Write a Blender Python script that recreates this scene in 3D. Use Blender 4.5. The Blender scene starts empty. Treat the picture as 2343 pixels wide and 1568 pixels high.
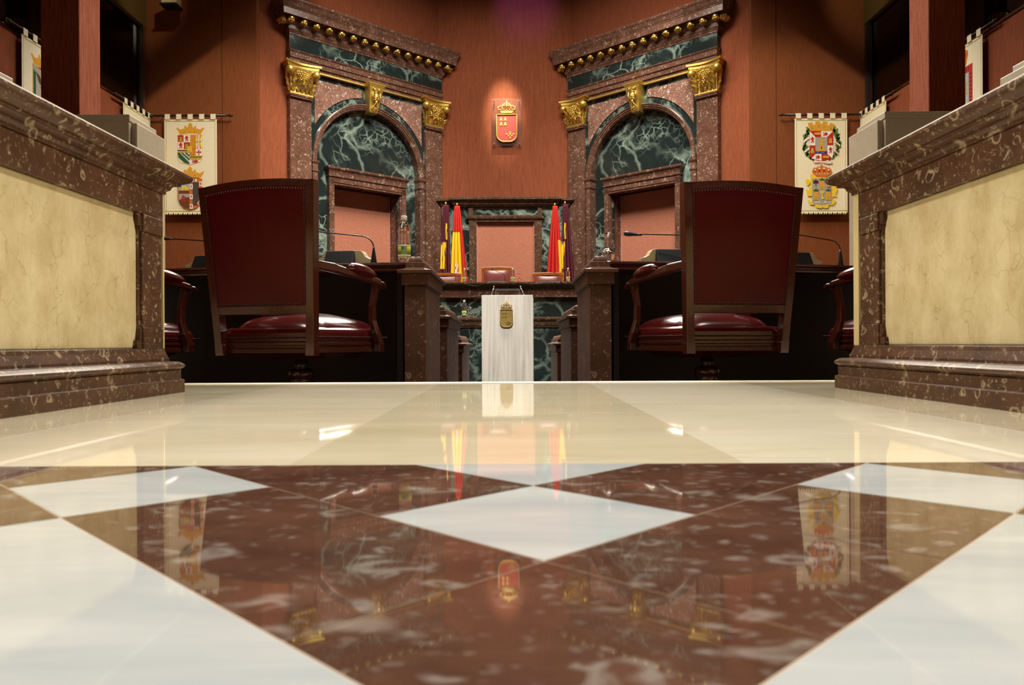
import bpy, bmesh, math, random
from mathutils import Vector, Matrix
PI = math.pi
random.seed(7)
S = bpy.context.scene
C = S.collection
# ------------------------------------------------------------------ camera
F_PX, ROLL, CAM_Z = 1735.0, 0.0047, 0.15
cd = bpy.data.cameras.new('camera'); cam = bpy.data.objects.new('camera', cd); C.objects.link(cam)
cd.sensor_fit = 'HORIZONTAL'; cd.sensor_width = 36.0; cd.lens = 36.0 * F_PX / 2343.0
cd.shift_y = 2.5 / 2343.0
cd.clip_start = 0.02; cd.clip_end = 100
cr, sr = math.cos(ROLL), math.sin(ROLL)
cam.matrix_world = Matrix(((cr, sr, 0, 0), (0, 0, -1, 0), (-sr, cr, 0, CAM_Z), (0, 0, 0, 1)))
cd.dof.use_dof = True; cd.dof.focus_distance = 5.0; cd.dof.aperture_fstop = 9.0
S.camera = cam
# ------------------------------------------------------------------ world, lights, exposure
w = bpy.data.worlds.new('world'); S.world = w; w.use_nodes = True
w.node_tree.nodes['Background'].inputs[0].default_value = (0.9, 0.75, 0.6, 1)
w.node_tree.nodes['Background'].inputs[1].default_value = 0.02
S.view_settings.view_transform = 'Standard'; S.view_settings.look = 'None'
S.view_settings.gamma = 1.0; S.view_settings.exposure = 0.0
try: S.view_settings.use_curve_mapping = False
except Exception: pass
def aim(o, t):
    o.rotation_euler = (Vector(t) - o.location).to_track_quat('-Z', 'Y').to_euler()
def area(name, loc, target, sx, sy, power, col=(1, .86, .68), spread=PI):
    l = bpy.data.lights.new(name, 'AREA'); l.shape = 'RECTANGLE'; l.size = sx; l.size_y = sy
    l.energy = power; l.color = col; l.spread = spread
    o = bpy.data.objects.new(name, l); C.objects.link(o); o.location = loc; aim(o, target); return o
def spot(name, loc, target, power, deg, blend=.4, col=(1, .86, .68), rad=.06):
    l = bpy.data.lights.new(name, 'SPOT'); l.energy = power; l.spot_size = math.radians(deg); l.spot_blend = blend
    l.color = col; l.shadow_soft_size = rad
    o = bpy.data.objects.new(name, l); C.objects.link(o); o.location = loc; aim(o, target); return o
area('hall_light', (0, 8.5, 8.4), (0, 8.2, 0), 2.8, 1.8, 470, (1, .92, .80), 2.2)
area('rostrum_light', (-.1, 10.6, 7.9), (-.1, 12.4, 1), 4.4, 1.0, 380, (1, .9, .76), 2.3)
area('seat_highlight_fill', (-.1, 13.7, 7.8), (0, 2.6, 0), 6.0, 1.3, 300, (1, .92, .8), 1.5)  # added light, out of view, for the seat highlights and the floor
area('desk_fill', (0, 2.1, 7.6), (0, 3.6, 0), 4.0, .5, 45, (1, .93, .82), 1.2)  # added fill high out of view; brightens the console fronts
spot('beam_fill_west', (-4.4, 10.4, 6.3), (-6.0, 12.2, 5.8), 70, 38, .8, (1, .9, .66)); spot('beam_fill_east', (4.2, 10.4, 6.3), (5.8, 12.2, 5.8), 70, 38, .8, (1, .9, .66))  # added lamps under the side ceilings, lifting the dark beams
area('aisle_light', (0, 0.3, 6.2), (0, .8, 0), 2.4, 1.8, 33, (.94, .96, .96), 1.6)
area('parapet_fill_west', (2.7, 3.1, 5.0), (-1.0, 1.3, .3), .8, .8, 40, (1, .92, .76), 1.3)  # added fill without a fixture; brightens the left parapet's aisle face
area('parapet_fill_east', (-2.7, 3.1, 5.0), (1.0, 1.3, .3), .8, .8, 40, (1, .92, .76), 1.3)  # likewise added, for the right parapet's aisle face
spot('lectern_spot', (0, 1.6, 7.4), (0, 9.4, .1), 3900, 24, .6, (1, .95, .86), .15)
spot('crest_spot', (-.14, 13.6, 7.4), (-.14, 15.2, 4.8), 1900, 18, 1., (1, .88, .70))
spot('portal_spot_west', (1.2, 8.0, 8.4), (-2.6, 14.0, 2.9), 1400, 34, .8, (1, .93, .84))
spot('portal_spot_east', (2.6, 10.2, 8.3), (2.3, 14.0, 3.0), 900, 50, .8, (1, .93, .84))
spot('banner_spot_west', (-.5, 6.4, 8.4), (-5.4, 12.0, 2.6), 1650, 34, .5, (1, .88, .68))
spot('banner_spot_east', (.3, 6.4, 8.4), (5.2, 12.0, 2.6), 1650, 34, .5, (1, .88, .68))
spot('violet_spot', (0.2, 12.6, 8.3), (0.3, 15.2, 6.9), 240, 30, .9, (.35, .12, 1))
# ------------------------------------------------------------------ material kit
class NT:
    def __init__(s, name):
        s.m = bpy.data.materials.new(name); s.m.use_nodes = True
        s.t = s.m.node_tree; s.b = s.t.nodes['Principled BSDF']
    def n(s, ty, **kw):
        nd = s.t.nodes.new('ShaderNode' + ty)
        for k, v in kw.items():
            if k.startswith('_'): setattr(nd, k[1:], v)
            else:
                key = int(k[1:]) if k[0] == 'i' and k[1:].isdigit() else k.replace('_', ' ')
                s.put(nd.inputs[key], v)
        return nd
    def put(s, inp, v):
        if isinstance(v, bpy.types.NodeSocket): s.t.links.new(v, inp)
        elif isinstance(v, bpy.types.Node): s.t.links.new(v.outputs[0], inp)
        else:
            if isinstance(v, tuple) and len(v) == 3 and inp.type == 'RGBA': v = v + (1,)
            inp.default_value = v
    def coord(s, scale=(1, 1, 1), rot=(0, 0, 0), obj='Object'):
        tc = s.n('TexCoord'); return s.n('Mapping', Vector=tc.outputs[obj], Scale=scale, Rotation=rot)
    def noise(s, v, sc, det=3, rough=.5, dist=0.):
        return s.n('TexNoise', Vector=v, Scale=sc, Detail=det, Roughness=rough, Distortion=dist)
    def warp(s, v, sc, amt, det=2):
        nz = s.noise(v, sc, det)
        sub = s.n('VectorMath', _operation='SUBTRACT', i0=nz.outputs['Color'], i1=(.5, .5, .5))
        mul = s.n('VectorMath', _operation='SCALE', i0=sub, Scale=amt)
        return s.n('VectorMath', _operation='ADD', i0=v, i1=mul.outputs[0])
    def ramp(s, f, stops, interp='LINEAR'):
        r = s.n('ValToRGB', Fac=f); r.color_ramp.interpolation = interp
        e = r.color_ramp.elements
        while len(e) < len(stops): e.new(.5)
        for k, (p, c) in enumerate(stops):
            e[k].position = p
            e[k].color = (c, c, c, 1) if isinstance(c, (int, float)) else tuple(c) + (1,)
        return r
    def mul(s, a, b): return s.n('Math', _operation='MULTIPLY', i0=a, i1=b)
    def add(s, a, b): return s.n('Math', _operation='ADD', _use_clamp=True, i0=a, i1=b)
    def mix(s, f, a, b):
        nd = s.t.nodes.new('ShaderNodeMix'); nd.data_type = 'RGBA'
        s.put(nd.inputs[0], f); s.put(nd.inputs[6], a); s.put(nd.inputs[7], b); return nd.outputs[2]
    def bump(s, h, strength=.2, dist=.01):
        bp = s.n('Bump', Height=h, Strength=strength, Distance=dist); s.t.links.new(bp.outputs[0], s.b.inputs['Normal'])
    def fin(s, color=None, rough=.5, metal=0., **kw):
        if color is not None: s.put(s.b.inputs['Base Color'], color)
        s.put(s.b.inputs['Roughness'], rough); s.put(s.b.inputs['Metallic'], metal)
        for k, v in kw.items(): s.put(s.b.inputs[k.replace('_', ' ')], v)
        return s.m
def L(r, g, b):   # 8-bit display colour to linear
    f = lambda c: ((c / 255 + .055) / 1.055) ** 2.4 if c > 10 else c / 255 / 12.92
    return (f(r), f(g), f(b))
def plain(name, col, rough=.5, metal=0., **kw):
    n = NT(name); v = n.coord(); nz = n.noise(v, 60, 2)
    c = n.mix(n.ramp(nz, [(.35, 0.), (.65, 1.)]), tuple(x * .94 for x in col), tuple(min(1, x * 1.04) for x in col))
    return n.fin(c, rough, metal, **kw)
def red_marble(name, a, b, light, sc=1., rough=.12, dens=.5, spec=.5, stretch=(1, 1, 1), soft=1.):
    n = NT(name); v = n.coord(stretch)
    base = n.mix(n.ramp(n.noise(v, 5 * sc, 5, .65), [(.3, 0.), (.7, 1.)]), a, b)
    wv = n.warp(v, 9 * sc, .10 / sc)
    def rings(scale, r0, wd, thr):
        vo = n.n('TexVoronoi', Vector=wv, Scale=scale * sc, Randomness=1.)
        ring = n.ramp(vo.outputs['Distance'], [(r0 - wd * soft, 0.), (r0, 1.), (r0 + wd * soft, 0.)])
        sep = n.n('SeparateColor', Color=vo.outputs['Color'])
        m1 = n.ramp(sep.outputs[0], [(1 - thr, 0.), (1 - thr + .02, 1.)])
        m2 = n.ramp(n.noise(v, scale * sc * 1.1, 2), [(.46, 0.), (.56, 1.)])
        return n.mul(n.mul(ring, m1), m2)
    f = n.add(rings(13, .30, .09, dens), rings(30, .26, .13, dens))
    f = n.add(f, n.mul(rings(62, .25, .2, dens), .45))
    big = n.ramp(n.noise(wv, 10 * sc, 3, .6), [(.66, 0.), (.72, .3)])
    f = n.add(f, big)
    col = n.mix(f, base, light)
    return n.fin(col, rough, 0., Specular_IOR_Level=spec)
def green_marble(name, rough=.12, sc=1., amount=1.):
    n = NT(name); v = n.coord()
    base = n.mix(n.noise(v, 3 * sc, 5, .7), L(20, 28, 28), L(44, 55, 54))
    wv = n.warp(v, 2.2 * sc, .55 / sc, 4)
    def veins(scale, wd, lo, hi, ms):
        vo = n.n('TexVoronoi', _feature='DISTANCE_TO_EDGE', Vector=wv, Scale=scale * sc, Randomness=1.)
        ln = n.ramp(vo.outputs['Distance'], [(0., 1.), (wd, 0.)])
        mk = n.ramp(n.noise(v, ms * sc, 2), [(lo, 0.), (hi, 1.)])
        return n.mul(ln, mk)
    f = n.add(n.mul(veins(1.1, .06, .32, .55, .9), .85), veins(3.2, .05, .47, .62, 1.1))
    f = n.add(f, n.mul(veins(9., .11, .53, .64, 1.3), .8))
    cl = n.mul(n.ramp(n.noise(wv, 5 * sc, 6, .75), [(.5, 0.), (.72, .7)]), n.ramp(n.noise(v, 1.2 * sc, 2), [(.5, 0.), (.62, 1.)]))
    f = n.mul(n.add(f, cl), amount)
    return n.fin(n.mix(f, base, L(142, 162, 150)), rough)
def cream_marble(name, a, b, vein, rough=.2, sc=1., stretch=(1, 1, 1), veinamt=.6, **kw):
    n = NT(name); v = n.coord(stretch)
    base = n.mix(n.ramp(n.noise(v, 6 * sc, 6, .65), [(.3, 0.), (.7, 1.)]), a, b)
    wv = n.warp(v, 12 * sc, .09 / sc, 4)
    vo = n.n('TexVoronoi', _feature='DISTANCE_TO_EDGE', Vector=wv, Scale=11 * sc, Randomness=1.)
    ln = n.mul(n.ramp(vo.outputs['Distance'], [(0., 1.), (.035, 0.)]), n.ramp(n.noise(v, 7 * sc, 2), [(.45, 0.), (.65, veinamt)]))
    return n.fin(n.mix(ln, base, vein), rough, 0., **kw)
def fabric(name, a, b, sc=1., stripe=True, bump=.25):
    n = NT(name); v = n.coord((1, 1, .06 if stripe else 1)); v2 = n.coord()
    f = n.noise(v, 70 * sc, 3, .7); g = n.noise(v2, 150 * sc, 2)
    c = n.mix(n.ramp(n.add(n.mul(f, .6), n.mul(g, .4)), [(.36, 0.), (.64, 1.)]), a, b)
    n.bump(n.add(n.mul(f, .5), n.mul(g, .5)), bump, .004)
    return n.fin(c, .95, 0., Specular_IOR_Level=.15)
def wood(name, a, b, rough=.2, sc=1., coat=.5):
    n = NT(name); v = n.coord((1, 1, .15)); f = n.noise(v, 30 * sc, 5, .7, 1.5)
    return n.fin(n.mix(f, a, b), rough, 0., Coat_Weight=coat, Coat_Roughness=.08)
M = {}
M['wall'] = fabric('red_wall_fabric', L(118, 64, 41), L(150, 85, 58))
M['wall_dark'] = fabric('brown_wall_fabric', L(114, 62, 34), L(136, 80, 46))
M['niche'] = fabric('rose_panel_fabric', L(166, 98, 74), L(206, 142, 118), 1.3, False)
M['pillar'] = fabric('pillar_fabric', L(104, 50, 34), L(160, 92, 66), .8, True, .9)
M['edge'] = plain('pink_edging', L(214, 160, 150), .6)
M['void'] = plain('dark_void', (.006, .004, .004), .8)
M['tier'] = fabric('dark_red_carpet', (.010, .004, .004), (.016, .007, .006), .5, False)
M['beam'] = fabric('olive_beam', L(84, 66, 30), L(116, 94, 48), .7, False)
M['red'] = red_marble('red_fossil_marble', L(86, 57, 44), L(116, 82, 68), L(178, 160, 144), .78, .18)
M['redp'] = red_marble('brown_fossil_marble', L(62, 40, 24), L(92, 62, 42), L(158, 140, 112), 1.5, .42, .62, .3)
M['redb'] = red_marble('pier_marble', L(76, 48, 32), L(104, 68, 50), L(160, 138, 112), .95, .5, .35, .2)
M['spand'] = red_marble('spandrel_marble', L(116, 80, 66), L(150, 110, 94), L(214, 206, 196), .8, .13, .65)
M['green'] = green_marble('green_veined_marble')
M['greend'] = green_marble('dark_green_marble', .2, 1.6, .7)
M['cream'] = cream_marble('cream_panel_marble', L(190, 172, 126), L(220, 206, 166), L(150, 122, 72), .22, 2.1, (1, 1, .7), .5)
M['creamend'] = cream_marble('cream_end_marble', L(200, 178, 128), L(214, 196, 148), L(180, 150, 100), .3)
M['box'] = cream_marble('grey_cream_stone', L(176, 164, 140), L(190, 178, 152), L(150, 136, 110), .35, .8)
M['pale'] = cream_marble('pale_marble_and_glint', L(236, 228, 204), L(250, 244, 226), L(210, 196, 160), .5)
M['slab'] = [cream_marble('floor_cream_marble_%d' % k, L(*a), L(*b), L(176, 158, 118), .035, .5, (.5, 2.2, 1), .25)
             for k, (a, b) in enumerate([((206, 194, 166), (222, 212, 190)), ((194, 182, 152), (212, 202, 176)), ((212, 202, 176), (226, 218, 198))])]
M['grout'] = plain('floor_grout', L(188, 160, 130), .7)
M['dark_tile'] = red_marble('floor_red_marble', L(68, 46, 36), L(98, 68, 54), L(128, 116, 108), 1.35, .03, .42, .5, (.85, 1.25, 1), 1.5)
def white_tile():
    n = NT('floor_white_marble'); v = n.coord((1.2, 5, 1))
    f = n.noise(n.warp(v, 1.5, .5), 2.2, 4, .6)
    return n.fin(n.mix(n.ramp(f, [(.35, 0.), (.68, 1.)]), L(192, 195, 194), L(166, 172, 176)), .035)
M['white_tile'] = white_tile()
def lect():
    n = NT('white_streaked_marble'); v = n.coord((1, 1, .05))
    f = n.noise(v, 16, 5, .65, .6)
    return n.fin(n.mix(n.ramp(f, [(.42, 0.), (.8, 1.)]), L(240, 236, 226), L(186, 180, 166)), .15)
M['lectern'] = lect()
M['lectern_side'] = cream_marble('lectern_side_marble', L(170, 184, 172), L(196, 204, 190), L(120, 140, 126), .15, 1.)
def gold(name, a, b, rough=.3, bs=160., bst=.3, metal=.85):
    n = NT(name); v = n.coord(); f = n.noise(v, bs, 3)
    n.bump(f, bst, .004)
    return n.fin(n.mix(f, a, b), rough, metal)
M['gold'] = gold('gilding', L(206, 168, 76), L(240, 212, 124), .36)
M['gold_plain'] = gold('smooth_gilding', L(214, 182, 86), L(236, 208, 116), .42, 40, .05)
M['brass'] = gold('aged_brass', L(150, 124, 60), L(196, 168, 96), .45, 200, .3, .45)
M['leather'] = None
def leather(name, a, b, rough=.28, coat=.25, spec=.5):
    n = NT(name); v = n.coord(); f = n.noise(v, 8, 3); g = n.n('TexVoronoi', Vector=v, Scale=420.)
    n.bump(g.outputs['Distance'], .08, .001)
    return n.fin(n.mix(f, a, b), rough, 0., Coat_Weight=coat, Coat_Roughness=.2, Specular_IOR_Level=spec)
M['leather'] = leather('oxblood_leather', L(58, 7, 9), L(78, 14, 13), .2)
M['leather_back'] = leather('oxblood_back_leather', L(62, 2, 5), L(80, 6, 9), .36, 0., .22)
M['leather_rose'] = leather('rose_leather', L(112, 54, 54), L(134, 70, 68), .35)
M['wood'] = wood('mahogany', L(46, 15, 8), L(78, 32, 15), .2)
M['wood_light'] = wood('light_mahogany', L(130, 66, 22), L(170, 96, 40), .25)
M['desk'] = wood('desk_mahogany', L(60, 22, 12), L(84, 36, 18), .16)
M['desk_shaded'] = wood('desk_shaded_panel', (.008, .003, .003), (.014, .006, .004), .5, 1., .0)  # shade below the worktop is put into this near-black brown
M['black'] = plain('black_plastic', (.012, .013, .014), .4)
M['blackg'] = plain('black_metal', (.02, .02, .02), .25)
M['iron'] = plain('dark_iron_rod', (.02, .012, .008), .3)
M['steel'] = plain('brushed_steel', (.55, .55, .53), .25, 1.)
M['nail'] = plain('dark_brass_nail', (.07, .035, .028), .35, .9)
M['shell'] = cream_marble('console_stone', L(196, 176, 128), L(212, 194, 150), L(176, 150, 100), .35)
def glassy(name, ior, col=(1, 1, 1), rough=0.):
    n = NT(name); return n.fin(col, rough, 0., Transmission_Weight=1., IOR=ior)
M['glass'] = glassy('clear_glass', 1.45); M['pet'] = glassy('water_bottle_plastic', 1.33, (.97, .98, .97), .02)
def thin_glass(name, tint, refl, rough=.02, ior=1.45):
    n = NT(name); n.fin((.8, .8, .8), rough)
    tr = n.n('BsdfTransparent', Color=tint + (1,)); gl = n.n('BsdfGlossy', Color=(.9, .9, .9, 1), Roughness=rough)
    fr = n.n('Fresnel', IOR=ior); f = n.add(fr, refl)
    mx = n.t.nodes.new('ShaderNodeMixShader'); n.t.links.new(f.outputs[0], mx.inputs[0]); n.t.links.new(tr.outputs[0], mx.inputs[1]); n.t.links.new(gl.outputs[0], mx.inputs[2])
    n.t.links.new(mx.outputs[0], n.t.nodes['Material Output'].inputs['Surface']); return n.m
M['plate'] = thin_glass('acrylic_plate', (.99, .97, .96), .02, .3, 1.15); M['pane'] = thin_glass('gallery_glass', (.7, .7, .7), 0.)
M['cap'] = plain('white_bottle_cap', L(238, 230, 214), .4)
def flat(name, rgb, rough=.7, **kw):
    return plain(name, L(*rgb), rough, 0., **kw)
PAL = {'cloth': (240, 232, 200), 'gold': (222, 160, 40), 'yellow': (240, 204, 40), 'red': (186, 42, 24), 'white': (244, 240, 226),
       'green': (26, 92, 50), 'leaf': (96, 128, 60), 'black': (40, 30, 24), 'grey': (168, 164, 150), 'blue': (44, 44, 130), 'brown': (110, 56, 24),
       'olive': (160, 156, 70), 'orange': (206, 112, 28), 'sky': (160, 178, 180), 'maroon': (86, 12, 36), 'fred': (206, 34, 24), 'fyellow': (244, 206, 30),
       'slate': (84, 70, 66), 'pink': (232, 150, 110), 'label': (176, 176, 40), 'label2': (120, 150, 90), 'crimson': (176, 70, 60), 'eagle': (84, 58, 34)}
for k, c in PAL.items(): M['c_' + k] = flat(k + '_dye', c, .8)
# ------------------------------------------------------------------ mesh kit
class MB:
    def __init__(s): s.v = []; s.f = []; s.mi = []; s.mats = []; s.cur = 0; s.sm = []; s.smooth = False
    def mat(s, key):
        m = M[key] if isinstance(key, str) else key
        if m not in s.mats: s.mats.append(m)
        s.cur = s.mats.index(m); return s
    def add(s, vs, fs, smooth=None):
        b = len(s.v); s.v += [tuple(p) for p in vs]
        for f in fs:
            s.f.append([b + i for i in f]); s.mi.append(s.cur); s.sm.append(s.smooth if smooth is None else smooth)
        return s
    def box(s, x0, x1, y0, y1, z0, z1):
        vs = [(x, y, z) for z in (z0, z1) for y in (y0, y1) for x in (x0, x1)]
        return s.add(vs, [(0, 2, 3, 1), (4, 5, 7, 6), (0, 1, 5, 4), (2, 6, 7, 3), (0, 4, 6, 2), (1, 3, 7, 5)])
    def obox(s, c, hx, hy, hz, mat):
        vs = [Vector(c) + mat @ Vector((x * hx, y * hy, z * hz)) for z in (-1, 1) for y in (-1, 1) for x in (-1, 1)]
        return s.add(vs, [(0, 2, 3, 1), (4, 5, 7, 6), (0, 1, 5, 4), (2, 6, 7, 3), (0, 4, 6, 2), (1, 3, 7, 5)])
    def prism(s, poly, a0, a1, axis='y'):
        """poly in the plane across the axis: axis y -> (x,z); z -> (x,y); x -> (y,z)"""
        n = len(poly)
        P = {'y': lambda p, a: (p[0], a, p[1]), 'z': lambda p, a: (p[0], p[1], a), 'x': lambda p, a: (a, p[0], p[1])}[axis]
        vs = [P(p, a0) for p in poly] + [P(p, a1) for p in poly]
        fs = [tuple(range(n)), tuple(range(2 * n - 1, n - 1, -1))] + [(i, i + n, (i + 1) % n + n, (i + 1) % n) for i in range(n)]
        return s.add(vs, fs)
    def loft(s, rings, close=True, caps=True, smooth=None):
        n = len(rings[0]); vs = [p for r in rings for p in r]; fs = []
        for k in range(len(rings) - 1):
            for i in range(n if close else n - 1):
                j = (i + 1) % n; fs.append((k * n + i, k * n + j, (k + 1) * n + j, (k + 1) * n + i))
        s.add(vs, fs, smooth)
        if caps and close:
            b = len(s.v) - len(vs)
            s.f.append([b + i for i in range(n)][::-1]); s.f.append([b + (len(rings) - 1) * n + i for i in range(n)])
            s.mi += [s.cur] * 2; s.sm += [False] * 2
        return s
    def lathe(s, prof, c=(0, 0, 0), n=24, caps=True, M3=None):
        rs = []
        for r, z in prof:
            ring = [Vector((r * math.cos(2 * PI * i / n), r * math.sin(2 * PI * i / n), z)) for i in range(n)]
            if M3 is not None: ring = [M3 @ p for p in ring]
            rs.append([p + Vector(c) for p in ring])
        return s.loft(rs, True, caps, True)
    def tube(s, pts, r, n=8, caps=True):
        pts = [Vector(p) for p in pts]; rr = r if isinstance(r, (list, tuple)) else [r] * len(pts); rs = []
        up = None
        for i, p in enumerate(pts):
            t = (pts[min(i + 1, len(pts) - 1)] - pts[max(i - 1, 0)]).normalized()
            if up is None: up = Vector((0, 0, 1)) if abs(t.z) < .9 else Vector((1, 0, 0))
            a = t.cross(up).normalized(); b = a.cross(t).normalized(); up = b
            rs.append([p + (a * math.cos(2 * PI * k / n) + b * math.sin(2 * PI * k / n)) * rr[i] for k in range(n)])
        return s.loft(rs, True, caps, True)
    def ball(s, c, r, n=10, sc=(1, 1, 1), m3=None):
        vs = []; fs = []; h = n // 2 + 1
        for i in range(h + 1):
            t = PI * i / h
            for j in range(n):
                a = 2 * PI * j / n
                p = Vector((math.sin(t) * math.cos(a) * r * sc[0], math.sin(t) * math.sin(a) * r * sc[1], math.cos(t) * r * sc[2]))
                if m3 is not None: p = m3 @ p
                vs.append(p + Vector(c))
        for i in range(h):
            for j in range(n): fs.append((i * n + j, (i + 1) * n + j, (i + 1) * n + (j + 1) % n, i * n + (j + 1) % n))
        return s.add(vs, fs, True)
    def mould(s, path, prof, side=1, z=0., caps=True):
        """sweep prof [(out, z)] along the 2-D polyline path with mitred corners; out is to the right (side=1)"""
        n = len(path); rs = []
        for i, p in enumerate(path):
            p = Vector(p)
            d0 = (p - Vector(path[i - 1])).normalized() if i else None
            d1 = (Vector(path[i + 1]) - p).normalized() if i < n - 1 else None
            d0 = d0 or d1; d1 = d1 or d0
            n0 = Vector((d0.y, -d0.x)) * side; n1 = Vector((d1.y, -d1.x)) * side
            m = (n0 + n1) / (1 + n0.dot(n1))
            rs.append([(p.x + m.x * o, p.y + m.y * o, z + h) for o, h in prof])
        m_ = len(prof); vs = [q for r in rs for q in r]; fs = []
        for k in range(n - 1):
            for i in range(m_ - 1): fs.append((k * m_ + i, k * m_ + i + 1, (k + 1) * m_ + i + 1, (k + 1) * m_ + i))
            fs.append((k * m_ + m_ - 1, k * m_, (k + 1) * m_, (k + 1) * m_ + m_ - 1))
        if caps: fs += [tuple(range(m_)), tuple(range(n * m_ - 1, (n - 1) * m_ - 1, -1))]
        return s.add(vs, fs)
    def stack(s, x0, x1, y0, y1, lv):
        return s.loft([[(x0 - o, y0 - o, z), (x1 + o, y0 - o, z), (x1 + o, y1 + o, z), (x0 - o, y1 + o, z)] for z, o in lv], True, True, False)
    def build(s, name, parent=None, bevel=0., loc=None, seg=2, fix=True):
        me = bpy.data.meshes.new(name); me.from_pydata(s.v, [], s.f)
        for m in s.mats: me.materials.append(m)
        for p, mi, sm in zip(me.polygons, s.mi, s.sm): p.material_index = mi; p.use_smooth = sm
        if fix:
            bm = bmesh.new(); bm.from_mesh(me); bmesh.ops.recalc_face_normals(bm, faces=bm.faces); bm.to_mesh(me); bm.free()
        me.update()
        o = bpy.data.objects.new(name, me); C.objects.link(o)
        if parent: o.parent = parent
        if loc: o.location = loc
        if bevel:
            b = o.modifiers.new('bevel', 'BEVEL'); b.width = bevel; b.segments = seg; b.limit_method = 'ANGLE'; b.angle_limit = math.radians(35)
        return o
def mb(key): return MB().mat(key)
def thing(name, label, cat, loc=(0, 0, 0), rz=0., group=None):
    o = bpy.data.objects.new(name, None); C.objects.link(o); o.location = loc; o.rotation_euler = (0, 0, rz)
    o.empty_display_size = .1
    return tag(o, label, cat, group)
def tag(o, label, cat, group=None):
    o['label'] = label; o['category'] = cat
    if group: o['group'] = group
    return o
def struct(o): o['kind'] = 'structure'; return o
def stuff(o): o['kind'] = 'stuff'; return o
def copy_tree(o, parent=None):
    c = o.copy(); C.objects.link(c); c.parent = parent
    for ch in list(o.children): copy_tree(ch, c)
    return c
def dup(root, loc, rz, label, group=None):
    r = copy_tree(root); r.location = loc; r.rotation_euler = (0, 0, rz); r['label'] = label
    if group: r['group'] = group
    return r
def clip(poly, nx, ny, d):
    """keep nx*x+ny*y <= d"""
    out = []
    for i in range(len(poly)):
        a, b = poly[i], poly[(i + 1) % len(poly)]
        fa, fb = nx * a[0] + ny * a[1] - d, nx * b[0] + ny * b[1] - d
        if fa <= 0: out.append(a)
        if fa * fb < 0:
            t = fa / (fa - fb); out.append((a[0] + (b[0] - a[0]) * t, a[1] + (b[1] - a[1]) * t))
    return out
# ================================================================== SETTING
EDGE_Y, BORD_Y = 2.92, .942
XL, XR = -1.05, 1.064
base = mb('grout').box(-4.5, 4.5, -4.0, EDGE_Y - .0, -.25, -.0004).build('floor'); struct(base)
def tile(poly, mat, name='floor_tile', gap=.0008, top=0., bot=-.012):
    # inset the polygon slightly so that the joint shows
    n = len(poly); ar = sum(poly[i][0] * poly[(i + 1) % n][1] - poly[(i + 1) % n][0] * poly[i][1] for i in range(n))
    if ar < 0: poly = poly[::-1]
    if abs(ar) < 2e-5: return None
    p = poly
    for i in range(n):
        a, b = Vector(poly[i]), Vector(poly[(i + 1) % n]); d = b - a
        if d.length < 1e-6: continue
        d.normalize(); nx, ny = d.y, -d.x
        p = clip(p, nx, ny, nx * a.x + ny * a.y - gap)
        if len(p) < 3: return None
    q = []
    for v in p:
        if not q or (Vector(v) - Vector(q[-1])).length > 1e-5: q.append(v)
    if len(q) < 3: return None
    return mb(mat).prism(q, bot, top, 'z').build(name, base)
O0 = Vector((.0216, .7995)); U = Vector((.1387, .1385)); V = Vector((.1385, -.1387))
def cell(u0, v0, u1, v1):
    return [tuple(O0 + U * a + V * b) for a, b in ((u0, v0), (u1, v0), (u1, v1), (u0, v1))]
def framed(poly):
    for nx, ny, d in ((0, 1, BORD_Y), (0, -1, .9), (1, 0, 1.09), (-1, 0, 1.09)):
        poly = clip(poly, nx, ny, d)
        if len(poly) < 3: return None
    return poly
done = set()
def put(u0, v0, u1, v1, mat):
    for a in range(u0, u1):
        for b in range(v0, v1): done.add((a, b))
    p = framed(cell(u0, v0, u1, v1))
    if p: tile(p, mat)
for u, v in ((-1, 0), (-2, -2), (1, 1)): put(u, v, u + 1, v + 1, 'white_tile')
put(-5, -1, -2, 2, 'white_tile'); put(-2, 2, 1, 5, 'white_tile'); put(0, -3, 3, 0, 'white_tile')
put(-5, 2, -2, 5, 'white_tile'); put(-8, -1, -5, 2, 'white_tile'); put(-8, 2, -5, 5, 'white_tile'); put(-2, 5, 1, 8, 'white_tile'); put(-5, 5, -2, 8, 'white_tile')
for u in range(-10, 7):
    for v in range(-8, 9):
        if (u, v) in done: continue
        put(u, v, u + 1, v + 1, 'dark_tile')
xs = [-1.4, -.835, -.278, .288, .848, 1.4]
for k in range(len(xs) - 1):
    tile([(xs[k], BORD_Y), (xs[k + 1], BORD_Y), (xs[k + 1], EDGE_Y - .062), (xs[k], EDGE_Y - .062)], M['slab'][(1, 0, 1, 2, 1)[k]], 'floor_slab', .0003)
for sx in (-1, 1):
    tile([(sx * 1.4, -.9), (sx * 1.09, -.9), (sx * 1.09, BORD_Y), (sx * 1.4, BORD_Y)], M['slab'][1], 'floor_slab')
tile([(-4.4, EDGE_Y - .062), (4.4, EDGE_Y - .062), (4.4, EDGE_Y - .030), (-4.4, EDGE_Y - .030)], 'pale', 'floor_nosing', .001, .002, -.05)
tile([(-4.4, EDGE_Y - .026), (4.4, EDGE_Y - .026), (4.4, EDGE_Y + .012), (-4.4, EDGE_Y + .012)], 'pale', 'floor_nosing', .001, .003, -.05)
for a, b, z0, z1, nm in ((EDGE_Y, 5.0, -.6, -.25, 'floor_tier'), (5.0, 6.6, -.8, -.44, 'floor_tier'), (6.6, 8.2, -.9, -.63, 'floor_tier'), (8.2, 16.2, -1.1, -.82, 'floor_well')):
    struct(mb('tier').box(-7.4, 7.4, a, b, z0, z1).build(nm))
for sx in (-1, 1):
    struct(mb('tier').box(min(sx * 4.5, sx * 8.5), max(sx * 4.5, sx * 8.5), -4.0, 2.92, -.6, -.001).build('floor_side'))
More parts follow.
